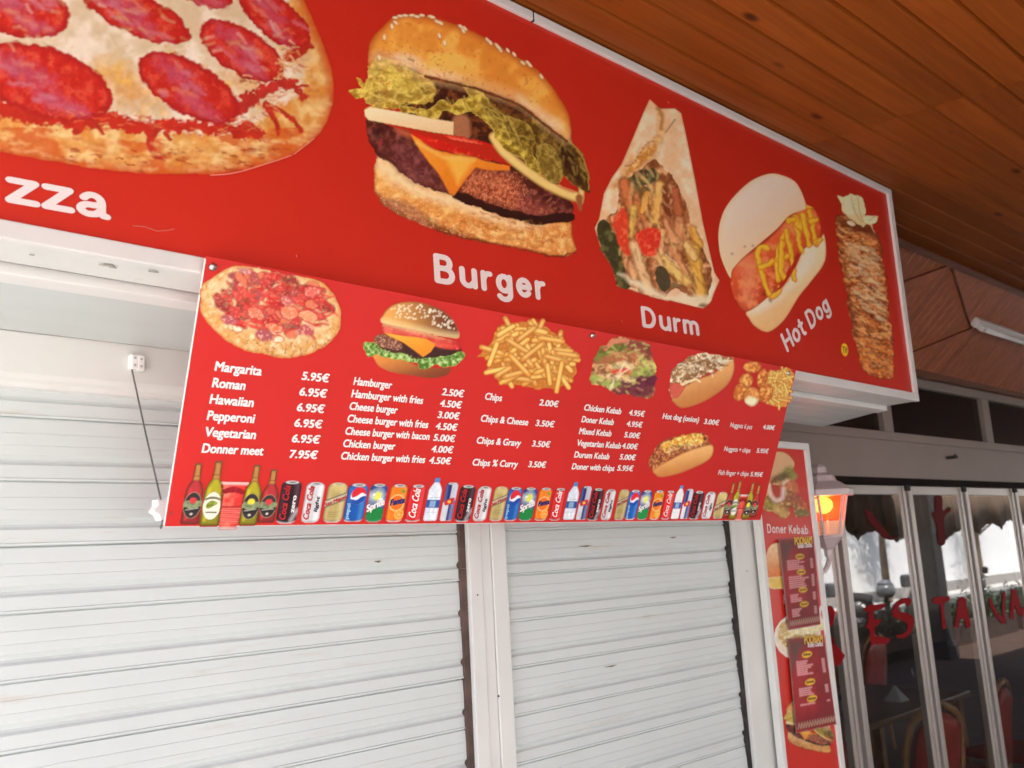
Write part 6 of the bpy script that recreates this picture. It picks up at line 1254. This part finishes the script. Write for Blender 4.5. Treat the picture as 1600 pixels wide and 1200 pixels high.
def tree(x, y, h, r, label, seed):
    rr = random.Random(seed); t = thing('street_tree', (x, y, 0), label, 'tree', 'street trees across the road')
    mb = MB(); mb.tube([(x, y, -.1), (x+.05, y, h*.4), (x+.12, y+.05, h*.7), (x+.1, y, h*.95)], [.16, .12, .08, .03], 8)
    for k in range(7):
        a = rr.uniform(0, 6.28); z = h*rr.uniform(.45, .75); mb.tube([(x+.08, y, z), (x+r*.7*math.cos(a), y+r*.7*math.sin(a), z+r*.5)], [.05, .015], 6)
    mb.build('trunk', mat('bark', (.12, .09, .06), .9, var=.3), t)
    rg = np.random.default_rng(seed); V = []; F = []; cl_ = [(rg.normal(0, .42, 3)*r, r*rg.uniform(.25, .5)) for _ in range(22)]
    for i in range(2600):
        c_, q = cl_[rg.integers(len(cl_))]; d = rg.normal(0, 1, 3); d /= np.linalg.norm(d); P = np.array([x, y, h])+c_*(1, 1, .7)+d*q*rg.uniform(.5, 1)
        a = rg.normal(0, 1, 3); a /= np.linalg.norm(a); b = np.cross(a, d); b /= np.linalg.norm(b)+1e-6; s_ = rg.uniform(.05, .1); n = len(V); V += [P-a*s_, P+b*s_*.5, P+a*s_, P-b*s_*.5]; F.append((n, n+1, n+2, n+3))
    MB().add(V, F).build('crown', LEAF, t)
LEAF = mat('leaf', (.06, .09, .03), .6, var=.4, scale=3)
for i, (x, h, r) in enumerate(((12, 4.2, 1.5), (17.5, 4.4, 1.7), (24, 4.2, 1.6), (31, 4.5, 1.8), (39, 4.4, 1.8), (5, 4.3, 1.5))):
    tree(x, -10.4, h, r, ['green street tree across the road, first along the far pavement', 'second green street tree across the road', 'third green street tree across the road', 'fourth green street tree across the road', 'farthest green street tree down the road', 'green street tree across the road behind the photographer'][i], 40+i)

HED = mat('hedge_leaf', (.035, .05, .02), .6, var=.4, scale=3); BOXM = mat('planter_wood', (.06, .035, .025), .8, var=.2)
def planter(x, label):  # added hedge boxes that block the bright road from the glass reflection
    t = thing('planter', (x, -3.35, 0), label, 'planter', 'added planters along the terrace edge'); MB().box((x-.95, -3.6, 0), (x+.95, -3.1, .42)).build('box', BOXM, t, bevel=.01)
    rg = np.random.default_rng(77); V = []; F = []
    for i in range(2200):
        P = np.array([x+rg.uniform(-.95, .95), -3.35+rg.normal(0, .14), .42+abs(rg.normal(0, .20))]); a = rg.normal(0, 1, 3); a /= np.linalg.norm(a); b = np.cross(a, rg.normal(0, 1, 3)); b /= np.linalg.norm(b); q = rg.uniform(.03, .06); n = len(V)
        V += [P-a*q, P+b*q*.5, P+a*q, P-b*q*.5]; F.append((n, n+1, n+2, n+3))
    MB().add(V, F).build('foliage', HED, t); return t
pl0 = planter(9.6, 'dark planted box added to hide the mirrored road, first past the near pillar')
for i, x in enumerate((11.9, 14.2, 16.5, 18.8, 21.1, 23.4)):
    c = pl0.copy(); COL.objects.link(c); c.location = (x, -3.35, 0); c['label'] = ['second', 'third', 'fourth', 'fifth', 'sixth', 'seventh'][i]+' dark planted box added to hide the mirrored road, past the near pillar'
    for ch in pl0.children:
        d = ch.copy(); COL.objects.link(d); d.parent = c

bpy.context.view_layer.update()
for o in list(COL.objects):
    if o.parent is None: o.matrix_world = Matrix.Scale(KM, 4) @ o.matrix_world if o.type in ('MESH', 'EMPTY') else o.matrix_world
cam.location = cam.location*KM; cd.clip_start = .02
